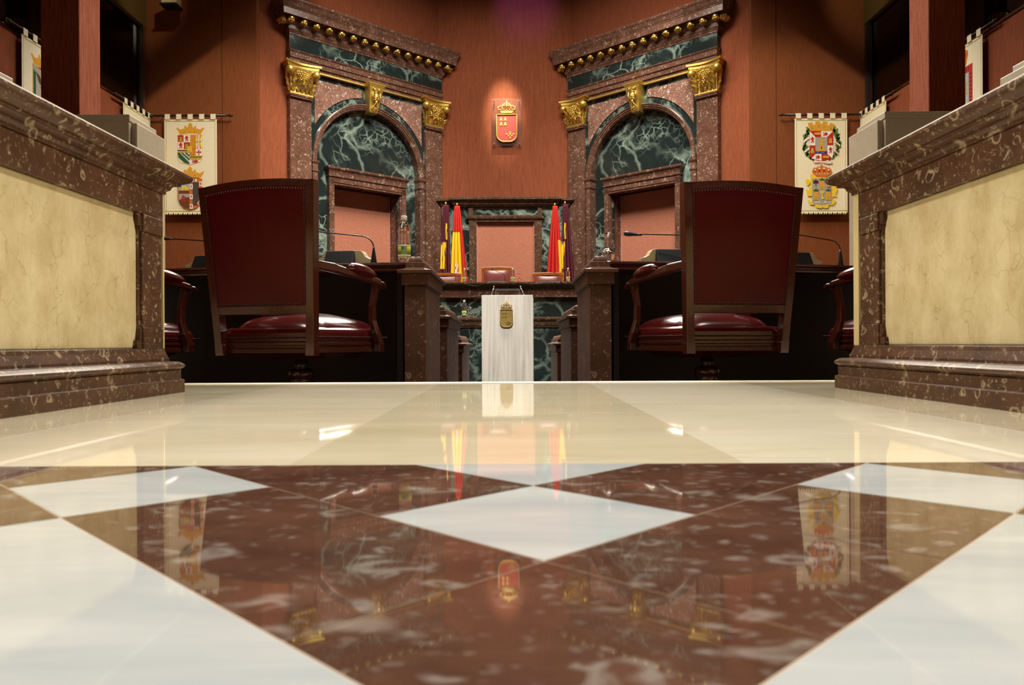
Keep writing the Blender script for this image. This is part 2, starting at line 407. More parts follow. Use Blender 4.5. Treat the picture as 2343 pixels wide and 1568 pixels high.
# walls --------------------------------------------------------------
XM = -.12                                   # mirror axis of the far group
AX, AY = -3.756, 12.9; BX, BY = -1.379, 15.125
DX, DY = .7301, .6834; PL = 3.256
ANG = math.atan2(DY, DX)
struct(mb('wall').box(-1.75, 1.51, 15.22, 15.42, -.9, 9.2).build('wall_back'))
def diag(name, west):
    e = mb('wall')
    y0, y1 = .12, .3
    s0, s1 = (-.60, 3.42)
    def P(s, y):
        X = AX + DX * s - DY * y; Y = AY + DY * s + DX * y
        return (X if west else 2 * XM - X, Y)
    def slab(a, b, z0, z1):
        q = [P(a, y0), P(b, y0), P(b, y1), P(a, y1)]
        e.prism(q, z0, z1, 'z')
    slab(s0, .06, -.9, 9.2); slab(3.2, s1, -.9, 9.2); slab(.06, 3.2, 5.3, 9.2)
    struct(e.build(name))
diag('wall_back_left', True); diag('wall_back_right', False)
struct(mb('wall_dark').box(-6.3, -4.19, 12.5, 12.7, -.9, 9.2).build('wall_banner_left'))
struct(mb('wall_dark').box(3.97, 6.1, 12.5, 12.7, -.9, 9.2).build('wall_banner_right'))
struct(mb('black').box(-4.76, -4.755, 12.497, 12.5, -.9, 9.0).build('trim_1')); struct(mb('black').box(4.37, 4.375, 12.497, 12.5, -.9, 9.0).build('trim_2'))
for nm, xa, xb, sg in (('left', -6.15, -6.0, -1), ('right', 5.82, 5.97, 1)):
    struct(mb('wall').box(xa, xb, 2.92, 12.5, -.9, 3.93).build('wall_' + nm))
    xin = xb if sg < 0 else xa
    struct(mb('wood').box(xa - .02, xb + .02, 2.92, 12.5, 3.93, 3.965).build('trim_rail_' + nm, bevel=.008))
    struct(mb('beam').box(xa - (.3 if sg < 0 else 0), xb + (.3 if sg > 0 else 0), 2.0, 12.5, 5.38, 7.4).build('wall_beam_' + nm))
    far = xin + sg * 3.2
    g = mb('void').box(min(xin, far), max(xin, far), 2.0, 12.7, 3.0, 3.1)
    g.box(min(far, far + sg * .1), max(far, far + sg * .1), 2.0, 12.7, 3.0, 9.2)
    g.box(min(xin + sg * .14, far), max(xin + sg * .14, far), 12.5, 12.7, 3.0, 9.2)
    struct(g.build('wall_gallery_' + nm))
    for k in range(4):
        y1 = 12.42 - k * 1.9
        struct(mb('pane').box(xin + sg * .07, xin + sg * .078, y1 - 1.89, y1, 3.965, 5.38).build('window_%d' % (k + 1 + (4 if sg > 0 else 0))))
    m = mb('steel' if sg < 0 else 'blackg').box(min(xin - sg * .01, xin + sg * .04), max(xin - sg * .01, xin + sg * .04), 12.36, 12.44, 3.965, 5.38)
    struct(m.build('trim_mullion_' + nm))
    struct(mb('blackg').box(xin + sg * .06, xin + sg * .09, 10.52, 10.535, 3.965, 5.38).build('trim_joint_' + nm))
    struct(mb('wall_dark').box(min(sg * 7.4, sg * 7.6), max(sg * 7.4, sg * 7.6), -4.2, 2.95, -.9, 9.2).build('wall_side_' + nm))
    # unseen low ceiling at the side; inner edge set to shade the banner wall
    xs_ = (min(xin + sg * .3, sg * 2.85), max(xin + sg * .3, sg * 2.85))
    struct(mb('beam').box(xs_[0], xs_[1], 2.0, 12.5, 6.6, 6.75).build('ceiling_' + nm))
struct(mb('wall_dark').box(-9.5, 9.5, -4.4, -4.2, -.9, 9.2).build('wall_front'))
struct(mb('void').box(-9.5, 9.5, -4.4, 16.2, 9.2, 9.4).build('ceiling'))
# ================================================================== PARAPETS beside the aisle
def parapet(sg, xf, ye, label):
    """aisle face of the base at x = xf, far end of the base at y = ye"""
    t = thing('marble_parapet', label, 'parapet', (xf, ye, 0), 0, 'parapets beside the aisle')
    X = lambda d: sg * d            # outwards from the aisle
    y0 = -1.6
    def pth(inset, endin): return None
    # path runs along the aisle face and turns round the far end; "out" points to the aisle
    path = [(0, y0), (0, -.0), (sg * 1.1, 0)]
    side = 1 if sg < 0 else -1
    path_in = lambda i: [(sg * i, y0), (sg * i, -i), (sg * 1.1, -i)]
    b = mb('redp')
    prof = [(-.3, 0), (0, 0), (0, .040), (-.008, .042), (-.008, .071)]
    prof += [(-.012 + .014 * math.sin(PI * k / 8), .0725 + .025 * k / 8) for k in range(9)]
    prof += [(-.034, .099), (-.034, .107), (-.037, .115), (-.042, .128), (-.045, .140), (-.3, .140)]
    b.mould(path, prof, side); b.build('base_moulding', t, .0015)
    w = .045
    # body: core, band under the cap, pilaster, cream field
    c = mb('creamend').box(min(X(w + .02), X(1.1)), max(X(w + .02), X(1.1)), y0, -w, .14, .625); c.build('core', t)
    c = mb('creamend').box(min(X(w), X(w + .03)), max(X(w), X(w + .03)), -w - (.034 if sg > 0 else .006), -w + .002, .14, .625); c.build('end_slab', t)
    f = mb('redp'); yp = -w - (.034 if sg > 0 else .006)
    yi = yp - .125
    f.box(min(X(w), X(w + .03)), max(X(w), X(w + .03)), y0, yp, .543, .625)          # band
    f.box(min(X(w), X(w + .03)), max(X(w), X(w + .03)), yi, yp, .14, .205)
    f.box(min(X(w), X(w + .03)), max(X(w), X(w + .03)), yi, yp, .49, .543)
    f.box(min(X(w + .004), X(w + .03)), max(X(w + .004), X(w + .03)), yi + .0, yp - .002, .205, .49)
    f.build('frame', t, .003)
    q = mb('redp')
    # splayed inner reveal of the panel with stepped corners
    q.mould([(yi, .49), (yi, .205)], [(0, 0), (.004, 0), (.018, sg * .02), (0, sg * .02)], 1)
    e = MB().mat('redp')
    for (za, zb, ya) in ((.505, .543, yi - .022), (.49, .505, yi - .008), (.14, .165, yi - .030), (.165, .205, yi - .012)):
        e.box(min(X(w + .006), X(w + .03)), max(X(w + .006), X(w + .03)), ya, yi + .003, za, zb)
    for (ya, xo) in ((yi - .014, .012),): e.box(min(X(w + xo), X(w + .03)), max(X(w + xo), X(w + .03)), ya, yi + .003, .18, .52)
    e.build('panel_corner', t, .002)
    p = mb('cream')
    poly = [(y0, .14), (yi - .034, .14), (yi - .030, .16), (yi - .018, .175), (yi - .012, .20), (yi - .012, .485), (yi - .018, .505), (yi - .026, .520), (yi - .030, .543), (y0, .543)]
    p.prism(poly, X(w + .016), X(w + .03), 'x'); p.build('cream_panel', t, .004)
    # cap
    pc = [(sg * w, y0), (sg * w, -w), (sg * 1.1, -w)]
    pr = [(-.3, .625), (.004, .625), (.004, .634), (.010, .640)]
    pr += [(.012 + .014 * (1 - math.cos(PI / 2 * k / 4)), .643 + .016 * math.sin(PI / 2 * k / 4)) for k in range(5)]
    pr += [(.029, .660), (.029, .666)]
    pr += [(.030 + .018 * math.sin(PI / 2 * k / 4), .667 + .020 * (k / 4)) for k in range(5)]
    pr += [(.050, .690), (.050, .700), (-.3, .700)]
    pr = [(o * 1.9 if o > 0 else o, z) for o, z in pr]
    # longer overhang on the far end than towards the aisle
    path = [(sg * (w + .0), y0), (sg * w, -w), (sg * 1.1, -w)]
    k_ = mb('redp'); k_.mould(path, [(o * .55, z) if o > 0 else (o, z) for o, z in pr], side)
    cap_o = k_.build('cap_moulding', t, .0015)
    for v in cap_o.data.vertices:
        if v.co.y > -w + .0005: v.co.y = -w + (v.co.y + w) * 1.95
    st = mb('pale').box(min(X(-.002), X(1.1)), max(X(-.002), X(1.1)), y0, -.02, .7002, .7045); st.build('top_slab_or_glint', t)  # pale strip standing in for light caught along the cap's edge
    return t
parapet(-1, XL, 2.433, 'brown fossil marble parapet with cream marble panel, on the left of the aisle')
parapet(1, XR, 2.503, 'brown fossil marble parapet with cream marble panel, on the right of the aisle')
# grey stone upstands beyond the parapets
def stone_box(sg, x, y0, y1, z, label, wide=.75):
    t = thing('stone_upstand', label, 'low wall', (x, y0, -.25), 0, 'stone upstands beyond the parapets')
    H = z + .25
    f = lambda a, b: (min(sg * a, sg * b), max(sg * a, sg * b))
    a, b = f(.04, wide); mb('box').box(a, b, 0, .05, 0, H - .055).build('front_block', t, .004)
    a, b = f(0, wide); mb('box').box(a, b, .05, y1 - y0, 0, H - .055).build('side_block', t, .004)
    a, b = f(.035, wide); mb('box').box(a, b, -.0, y1 - y0 - .08, H - .055, H).build('top_slab_or_glint', t, .004)
stone_box(-1, -2.985, 6.0, 6.54, 1.98, 'grey-beige stone block above the left parapet, in front of the pillar')
stone_box(1, 2.925, 6.0, 6.57, 1.975, 'grey-beige stone block above the right parapet, in front of the pillar')
stone_box(-1, -3.38, 4.2, 5.15, 2.02, 'grey stone block at the left edge, below the banner with the bird', .5)
stone_box(1, 3.40, 4.2, 5.27, 2.03, 'grey stone block at the right edge, beside the red-bordered banner', .5)
def pillar(x0, x1, y0, label):
    o = mb('pillar').box(x0, x1, y0, y0 + (x1 - x0), -.25, 6.6).build('fabric_pillar', bevel=.01, seg=3); tag(o, label, 'pillar', 'cloth-covered pillars')
pillar(-4.96, -4.55, 8.0, 'square pillar wrapped in dark red cloth at upper left')
pillar(4.41, 4.80, 8.0, 'square pillar wrapped in dark red cloth at upper right')
# ================================================================== PORTAL
def rev_arch(m, prof, cx, cz, a0=0., a1=PI, n=48):
    rs = []
    for i in range(n + 1):
        a = a0 + (a1 - a0) * i / n
        rs.append([(cx + r * math.cos(a), y, cz + r * math.sin(a)) for r, y in prof])
    m.loft(rs, True, True, False)
def capital(t, x0, x1, k):
    z0, z1 = 4.41, 4.97; cx = (x0 + x1) / 2; hw = (x1 - x0) / 2; y1 = .12; y0 = -.03
    # bell
    b = mb('gold'); rs = []
    for i in range(9):
        f = i / 8; e = .06 * f ** 2.2
        rs.append([(cx - hw - e, y0 - e * .8, z0 + .05 + (z1 - z0 - .14) * f), (cx + hw + e, y0 - e * .8, z0 + .05 + (z1 - z0 - .14) * f),
                   (cx + hw + e, y1, z0 + .05 + (z1 - z0 - .14) * f), (cx - hw - e, y1, z0 + .05 + (z1 - z0 - .14) * f)])
    b.loft(rs, True, True, False); cap = b.build('capital', t, .004)
    n_ = mb('gold_plain').stack(x0 - .005, x1 + .005, y0 - .005, y1 - .001, [(z0 + .015, .0), (z0 + .02, .012), (z0 + .045, .012), (z0 + .05, 0)])
    n_.build('neck_band', cap, .003)
    n2 = mb('red').stack(x0, x1, y0, y1 - .001, [(z0 - .045, .0), (z0 - .035, .012), (z0 - .02, .004), (z0 - .005, .018), (z0 + .015, .018)])
    n2.build('necking', cap, .002)
    # abacus with hollow sides
    def ab(o, dz0, dz1):
        pts = []
        for i in range(13):
            f = i / 12; x = cx - hw - o + (2 * hw + 2 * o) * f; pts.append((x, y0 - o * .9 + (.075) * math.sin(PI * f)))
        pts += [(cx + hw + o - .02, y1 - .001), (cx - hw - o + .02, y1 - .001)]
        a.prism(pts, dz0, dz1, 'z')
    a = mb('gold_plain'); ab(.125, z1 - .035, z1); ab(.095, z1 - .06, z1 - .035); ab(.09, z1 - .085, z1 - .06)
    a.build('abacus', cap, .003)
    for sx in (-1, 1):
        mb('gold_plain').ball((cx + sx * (hw + .045), y0 - .065, z1 - .165), .07, 16, (1, 1, 1.05)).build('fruit', cap)
    g = mb('gold'); rr = random.Random(k)
    rows = [5, 6, 5, 4, 3, 2, 1]
    for r_, nn in enumerate(rows):
        for j in range(nn):
            g.ball((cx + (j - (nn - 1) / 2) * .036 + rr.uniform(-.004, .004), y0 - .04 - .012 * (3 - abs(j - (nn - 1) / 2)), z1 - .17 - r_ * .034), .019, 8)
    g.build('grape_cluster', cap)
    lf = mb('gold')
    def leaf(c, wd, ln, tilt, rot):
        m3 = Matrix.Rotation(rot, 3, 'Y') @ Matrix.Rotation(tilt, 3, 'X'); rs = []
        for i in range(6):
            f = i / 5; w_ = wd * math.sin(PI * (.12 + .86 * f)) * (1 + .25 * (i % 2)); y = -.05 * f ** 2.5 * ln / .12
            rs.append([Vector(c) + m3 @ Vector(p) for p in ((-w_, y, ln * f), (-w_ * .4, y - .012, ln * f), (0, y - .002, ln * f), (w_ * .4, y - .012, ln * f), (w_, y, ln * f), (0, y + .012, ln * f))])
        lf.loft(rs, True, True, True)
    for row, (zz, nn, ln) in enumerate(((z0 + .055, 5, .15), (z0 + .12, 4, .17), (z0 + .2, 5, .15), (z0 + .3, 4, .13))):
        for j in range(nn):
            x = cx + (j - (nn - 1) / 2) * (2 * hw / nn) * 1.05
            if row > 1 and abs(x - cx) < .07: continue
            leaf((x, y0 - .012 - .012 * row, zz), .036, ln, rr.uniform(.05, .3), rr.uniform(-.35, .35))
    for sx in (-1, 1):
        for j in range(4): leaf((cx + sx * (hw + .01 + .01 * j), y0 + .03, z0 + .06 + .085 * j), .03, .11, .1, sx * rr.uniform(.4, .9))
    for j in range(46):
        x = cx + rr.uniform(-hw, hw); zz = rr.uniform(z0 + .1, z1 - .1)
        lf.ball((x, y0 - .02 - .05 * (zz - z0), zz), rr.uniform(.008, .018), 6, (1, 1, rr.uniform(1, 1.8)))
    lf.build('leafwork', cap)
def make_portal(label):
    t = thing('marble_portal', label, 'portal', (AX, AY, 0), ANG, 'marble portals')
    Lp = PL; cx = Lp / 2; zb = -.82; sp = 3.365; R1 = 1.20; R0 = 1.10
    for k, (a, b) in enumerate(((0.0, .40), (Lp - .40, Lp))):
        mb('red').box(a, b, 0, .3, zb, 4.40).build('pilaster', t, .004)
        capital(t, a, b, 11 + k)
    # green field with arched hole
    def arc(r, n=24, a0=PI, a1=0.): return [(cx + r * math.cos(a0 + (a1 - a0) * i / n), sp + r * math.sin(a0 + (a1 - a0) * i / n)) for i in range(n + 1)]
    g = mb('green')
    g.prism([(.40, zb), (.425, zb), (cx - R1, sp)] + arc(R1, 24, PI, PI / 2)[1:] + [(cx, 4.90), (.40, 4.90)], .05, .3)
    g.build('green_border', t)
    g = mb('green')
    g.prism([(Lp - .40, zb), (Lp - .425, zb), (cx + R1, sp)] + arc(R1, 24, 0, PI / 2)[1:] + [(cx, 4.90), (Lp - .40, 4.90)], .05, .3)
    g.build('green_border', t)
    # spandrel panels
    for sx in (-1, 1):
        pts = [(cx + sx * .20, 4.79), (cx + sx * .20, sp + math.sqrt((R1 + .11) ** 2 - .04))]
        a0 = math.acos(.20 / (R1 + .11)); a1 = math.acos(1.15 / (R1 + .11))
        for i in range(1, 17):
            a = a0 + (a1 - a0) * i / 16; pts.append((cx + sx * (R1 + .11) * math.cos(a), sp + (R1 + .11) * math.sin(a)))
        pts.append((cx + sx * 1.15, 4.79))
        mb('spand').prism(pts, .03, .06).build('spandrel_panel', t, .003)
    # arch ring and jambs
    prof = [(R1, .06), (R1, .005), (R1 - .022, 0), (R1 - .028, .015), (R1 - .055, .018), (R1 - .06, .034), (R1 - .085, .036), (R1 - .09, .05), (R0, .052), (R0, .3), (R1, .3)]
    m = mb('red'); rev_arch(m, prof, cx, sp); m.build('arch_moulding', t)
    for sx in (-1, 1):
        a, b = sorted((cx + sx * R0, cx + sx * (R1 + .0)))
        mb('red').box(a, b, .012, .3, zb, sp - .20).build('jamb', t, .003)
        i = mb('red'); lv = [(sp - .20, 0), (sp - .19, .012), (sp - .165, .016), (sp - .155, 0.), (sp - .06, 0.), (sp - .045, .012), (sp - .02, .024), (sp, .024)]
        i.stack(a, b, .012, .28, lv); i.build('impost', t, .002)
    # recessed green back, split at the spring line
    bk = [(cx - R0, sp)] + arc(R0 + .01, 32)[1:-1] + [(cx + R0, sp)]
    mb('green').prism(bk, .2, .26).build('tympanum', t)
    for sx in (-1, 1):
        a, b = sorted((cx + sx * .70, cx + sx * R0))
        mb('green').box(a, b, .2, .26, zb, sp).build('green_strip', t)
    # door surround
    do, di = .83, .73
    for sx in (-1, 1):
        a, b = sorted((cx + sx * di, cx + sx * do))
        f = mb('red').box(a, b, .10, .26, zb, 3.12); f.box(min(cx + sx * di, cx + sx * (di - .02)), max(cx + sx * di, cx + sx * (di - .02)), .13, .30, zb, 3.10)
        f.build('door_jamb', t, .004)
        a, b = sorted((cx + sx * (di - .02), cx + sx * (di + .1)))
        mb('red').box(a, b, .26, .62, zb, 3.12).build('reveal', t)
    h = mb('red'); h.box(cx - do, cx + do, .10, .26, 3.02, 3.14)
    h.mould([(cx - di, .10), (cx + di, .10)], [(-.2, 3.04), (-.02, 3.035), (.0, 3.05), (.012, 3.06), (.012, 3.075), (0, 3.08), (-.2, 3.08)], 1)
    h.build('door_head', t, .003)
    mb('red').box(cx - di, cx + di, .24, .62, 3.06, 3.14).build('soffit', t)
    c = mb('red'); pr = [(-.16, 3.14), (.0, 3.14), (.0, 3.155), (.018, 3.16), (.02, 3.185), (.006, 3.19), (.01, 3.23), (.022, 3.265), (.05, 3.295), (.055, 3.31), (.055, 3.335), (-.16, 3.335)]
    c.mould([(cx - do, .26), (cx - do, .10), (cx + do, .10), (cx + do, .26)], pr, 1); c.box(cx - do, cx + do, .10, .25, 3.14, 3.334)
    c.build('door_cornice', t, .002)
    p = mb('niche').box(cx - di + .03, cx + di - .03, .50, .54, zb, 3.03); pp = p.build('fabric_panel', t)
    e = mb('edge').box(cx - di + .018, cx - di + .03, .485, .54, zb, 3.04).box(cx + di - .03, cx + di - .018, .485, .54, zb, 3.04); e.build('edging', pp)
    mb('niche').box(cx - di, cx + di, .58, .62, zb, 3.10).build('niche_back', t)
    # architrave
    a = mb('red'); y = -.03
    a.box(.0, Lp, y + .02, .3, 4.965, 5.03)
    for (z0, z1, yy) in ((4.87, 4.965, y + .045), (4.965, 5.06, y + .03), (5.06, 5.15, y + .012)): a.box(.0, Lp, yy, .3, z0, z1)
    a.mould([(0, .12), (0, y + .012), (Lp, y + .012), (Lp, .12)], [(-.05, 5.15), (0, 5.15), (.012, 5.16), (.02, 5.175), (.02, 5.185), (-.05, 5.185)], 1)
    a.build('architrave', t, .002)
    mb('gold_plain').box(.52, Lp - .52, -.03, .05, 4.872, 4.902).build('gilt_fillet', t, .003)
    mb('green').box(.0, Lp, .0, .3, 5.185, 5.45).build('frieze', t)
    mb('red').box(-.005, .0, .0, .3, 5.185, 5.45).build('frieze_edge', t)
    # bed moulding, corona and cymatium
    path = [(0, .12), (0, .0), (Lp, .0), (Lp, .12)]
    c = mb('red')
    pr = [(-.05, 5.44), (.012, 5.44), (.018, 5.455), (.018, 5.47), (.03, 5.48), (.045, 5.505), (.05, 5.52), (.06, 5.525), (.06, 5.59), (.075, 5.60), (.095, 5.635), (.115, 5.65), (.115, 5.69), (.13, 5.70),
          (.285, 5.70), (.285, 5.685), (.30, 5.685), (.30, 5.79), (.31, 5.80), (.315, 5.82), (.325, 5.825), (.335, 5.85), (.355, 5.885), (.38, 5.915), (.385, 5.93), (.385, 5.955), (-.05, 5.955)]
    pr = [(o * .72 if o > 0 else o, z) for o, z in pr]
    c.mould(path, pr, 1); c.box(.0, Lp, .01, .29, 5.44, 5.95)
    c.build('cornice', t, .002)
    # gilt beads
    bm = MB().mat('gold')
    bm.ball((0, 0, 0), .06, 14, (1, 1, .95))
    for j in range(7):
        a_ = 2 * PI * j / 7
        bm.ball((.045 * math.cos(a_), .045 * math.sin(a_) + .01, -.03 + .01 * math.sin(a_)), .027, 6, (1, 1, .8))
    bm.ball((.0, -.01, -.06), .02, 6)
    first = bm.build('gilt_bead', t); first.location = (-.06 + .02, -.11, 5.668)
    n = 15
    for i in range(n):
        if i:
            o = first.copy(); C.objects.link(o); o.parent = t
            o.location = (-.04 + (Lp + .08) * i / (n - 1), -.13, 5.65); o.rotation_euler = (0, 0, i * .9)
        else: o = first; o.location = (-.04, -.13, 5.65)
    for x, yy in ((-.15, -.06), (-.15, .04), (-.10, -.02), (Lp + .15, -.06), (Lp + .15, .04)):
        o = first.copy(); C.objects.link(o); o.parent = t; o.location = (x, yy, 5.655); o.rotation_euler = (.3, .2, x)
    # keystone
    k = mb('gold_plain'); zt, zm = 4.925, 4.41
    k.loft([[(cx - w_, yy, z), (cx + w_, yy, z), (cx + w_, .12, z), (cx - w_, .12, z)] for w_, yy, z in
            ((.085, -.05, zm), (.088, -.06, zm + .02), (.098, -.075, zm + .1), (.125, -.13, zm + .30), (.145, -.17, zt - .08), (.148, -.172, zt - .065))], True, True, False)
    ks = k.build('keystone', t, .006)
    c = mb('gold_plain').stack(cx - .15, cx + .15, -.172, .1, [(zt - .065, .0), (zt - .05, .012), (zt - .035, .014), (zt - .03, .024), (zt - .005, .03), (zt, .03)])
    c.build('keystone_cap', ks, .003)
    r = mb('gold')
    for sx in (-1, 1):
        r.tube([(cx + sx * (.055 + .032 * math.cos(a) * (1 - a / 9)), -.182, zt - .115 + .032 * math.sin(a) * (1 - a / 9)) for a in [q * .6 for q in range(14)]], .008, 6)
        r.ball((cx + sx * .055, -.18, zt - .115), .014, 8)
        r.tube([(cx + sx * .07, -.165, zt - .16), (cx + sx * .085, -.155, zt - .24), (cx + sx * .05, -.14, zt - .33)], [.01, .014, .006], 6)
        r.ball((cx + sx * .024, -.178, zt - .225), .011, 8); r.ball((cx + sx * .035, -.165, zt - .265), .02, 8)
        r.tube([(cx + sx * .01, -.18, zt - .285), (cx + sx * .045, -.165, zt - .30), (cx + sx * .07, -.145, zt - .33)], [.008, .012, .004], 6)
        for j in range(4): r.ball((cx + sx * (.02 + .012 * j), -.145 + .01 * j, zt - .37 - .02 * j), .015, 6)
    r.ball((cx, -.155, zt - .235), .062, 12, (.8, .6, 1.25)); r.ball((cx, -.185, zt - .245), .013, 8, (1, 1.2, 1.8))
    r.tube([(cx - .05, -.165, zt - .175), (cx, -.18, zt - .16), (cx + .05, -.165, zt - .175)], .012, 6)
    r.ball((cx, -.15, zt - .335), .03, 8, (1, .8, 1.4)); r.tube([(cx - .03, -.125, zt - .43), (cx, -.13, zt - .47), (cx + .03, -.125, zt - .43)], .012, 6)
    r.build('carved_mask', ks)
    return t
pw = make_portal('arched marble portal with gilded capitals, left of the central crest')
pe = copy_tree(pw); pe['label'] = 'arched marble portal with gilded capitals, right of the central crest'
pe.location = (2 * XM - BX, BY, 0); pe.rotation_euler = (0, 0, -ANG)
# ================================================================== CENTRAL BACKDROP
t = thing('marble_backdrop', 'brown and green marble backdrop with rose fabric panel behind the central chair', 'backdrop', (XM, 15.0, 0))
def G(k, x0, x1, y0, y1, z0, z1, nm, bev=.003): return mb(k).box(x0, x1, y0, y1, z0, z1).build(nm, t, bev)
for sx in (-1, 1):
    a, b = sorted((sx * .72, sx * 1.26)); G('green', a, b, .04, .2, -.8, 2.42, 'green_field'); G('green', a, b, .04, .2, 2.424, 2.87, 'green_field')
    a, b = sorted((sx * .57, sx * .72)); G('redp', a, b, -.02, .2, -.8, 2.57, 'door_jamb')
    a, b = sorted((sx * .64, sx * .73)); G('redp', a, b, .0, .2, 2.65, 2.87, 'frieze_block')
G('green', -.66, .66, .03, .2, 2.68, 2.84, 'green_inlay')
m = mb('redp'); m.box(-.73, .73, .01, .2, 2.64, 2.695).box(-.73, .73, .01, .2, 2.825, 2.87); m.build('frieze_border', t, .003)
m = mb('redp'); pr = [(-.1, 2.56), (0, 2.56), (.0, 2.60), (.02, 2.605), (.035, 2.63), (.04, 2.655), (-.1, 2.655)]
m.mould([(-.73, .12), (-.73, -.02), (.73, -.02), (.73, .12)], pr, 1); m.box(-.72, .72, -.01, .15, 2.56, 2.65); m.build('door_cornice', t)
G('niche', -.56, .56, .06, .12, -.8, 2.565, 'fabric_panel')
m = mb('edge').box(-.57, -.558, .03, .1, -.8, 2.56).box(.558, .57, .03, .1, -.8, 2.56); m.build('edging', t)
pr = [(-.05, 2.865), (.03, 2.865), (.035, 2.89), (.06, 2.90), (.06, 2.925), (.075, 2.93), (.085, 2.955), (.12, 2.975), (.13, 2.985), (.13, 3.03), (-.05, 3.03)]
m = mb('redp'); m.mould([(-1.23, .2), (-1.23, .12), (-.98, .12), (-.98, .0), (.98, .0), (.98, .12), (1.23, .12), (1.23, .2)], pr, 1)
m.box(-.97, .97, .01, .2, 2.87, 3.029); m.box(-1.22, 1.22, .13, .22, 2.87, 3.029); m.build('cornice', t, .002)
# ================================================================== COATS OF ARMS (relief)
def shield_pts(w, h, n=10):
    r = w * .5; q = [(-w / 2, 0), (w / 2, 0)]
    q += [(w / 2 - r * .72 * (1 - math.cos(a)), -(h - r * .72) - r * .72 * math.sin(a)) for a in [PI / 2 * i / n for i in range(n + 1)]]
    q += [(-x, z) for x, z in q[2:][::-1]]
    return q
def crest(parent, w, h, matl, field, dx=0., y=0., z=0., flatshield=False):
    """crown + shield with four castles and seven small crowns; top of the shield at z; y towards the wall is +"""
    out = []
    sp = shield_pts(w, h)
    if field: out.append(mb(field).prism([(dx + a, z + b) for a, b in sp], y - .004, y + .008).build('shield_field', parent))
    m = mb(matl)
    if flatshield: m.prism([(dx + a, z + b) for a, b in sp], y - .004, y + .008)
    ring = [(dx + a, y - .008, z + b) for a, b in sp]
    m.tube(ring + ring[:2], w * .035, 8)
    out.append(m.build('shield_rim', parent))
    for i in range(2):
        for j in range(2):
            c = mb(matl); cx = dx - w * .28 + i * w * .21; cz = z - h * .17 - j * h * .18; u = w * .075
            c.prism([(cx - u, cz - u), (cx - u * .3, cz - u), (cx, cz - u * .3), (cx + u * .3, cz - u), (cx + u, cz - u), (cx + u * .55, cz + u * .1), (cx + u * .5, cz + u * .5), (cx + u * .55, cz + u), (cx + u * .2, cz + u * 1.3), (cx - u * .2, cz + u * 1.3), (cx - u * .55, cz + u), (cx - u * .5, cz + u * .5), (cx - u * .55, cz + u * .1)], y - .014, y - .002)
            out.append(c.build('castle', parent))
    for cx, cz in ((0, 0), (-1, -1), (0, -1), (1, -1), (-.5, -2), (.5, -2), (0, -3)):
        c = mb(matl); X0 = dx + w * .17 + cx * w * .165; Z0 = z - h * .65 + cz * h * .065; u = w * .055
        c.prism([(X0 - u * .7, Z0 - u * .6), (X0 + u * .7, Z0 - u * .6), (X0 + u, Z0 + u * .5), (X0 + u * .45, Z0), (X0, Z0 + u * .6), (X0 - u * .45, Z0), (X0 - u, Z0 + u * .5)], y - .014, y - .002)
        out.append(c.build('small_crown', parent))
    k = mb(matl); cw = w * .40; zb = z + h * .05
    k.loft([[(dx + (cw - .1 * w * (1 - f)) * math.cos(a), y - .012 - .03 * w * math.sin(a) - .004, zb + f * h * .09 - .04 * h * math.sin(a) * 0) for a in [PI * i / 14 for i in range(15)]] + [(dx - (cw - .1 * w * (1 - f)), y, zb + f * h * .09), (dx + (cw - .1 * w * (1 - f)), y, zb + f * h * .09)] for f in (0, 1)], True, True, False)
    for j in range(9):
        a = PI * j / 8; k.ball((dx + cw * math.cos(a), y - .02 - .02 * w * math.sin(a), zb + h * .115), w * .04, 8)
    for e, top in ((-.98, .16), (-.5, .24), (.5, .24), (.98, .16)):
        pts = []
        for i in range(10):
            f = i / 9; x = cw * e * (1 + .18 * math.sin(PI * min(1, f * 1.4))) * (1 - f ** 2.2); pts.append((dx + x, y - .018, zb + h * .12 + h * top * math.sin(PI / 2 * f ** .8)))
        k.tube(pts, w * .035, 8)
    k.tube([(dx, y - .02, zb + h * .1), (dx, y - .03, zb + h * .37)], w * .03, 8)
    k.ball((dx, y - .02, zb + h * .38), w * .05, 10); k.box(dx - w * .012, dx + w * .012, y - .03, y - .01, zb + h * .4, zb + h * .48); k.box(dx - w * .035, dx + w * .035, y - .03, y - .01, zb + h * .43, zb + h * .45)
    out.append(k.build('crown', parent))
    return out
t = thing('wall_crest', 'gilt crowned coat of arms on a clear plate, high on the central wall', 'coat of arms', (-.085, 15.2, 4.10))
mb('plate').box(-.297, .297, -.06, -.05, 0, .94).build('clear_plate', t, .002)
for x in (-.25, .25):
    for z in (.05, .89):
        q = mb('steel').lathe([(.0, -.075), (.012, -.075), (.012, 0)], (x, 0, z), 10, True, Matrix.Rotation(-PI / 2, 3, 'X')); q.build('standoff', t)
crest(t, .40, .54, 'gold_plain', 'c_crimson', .0, -.07, .62)
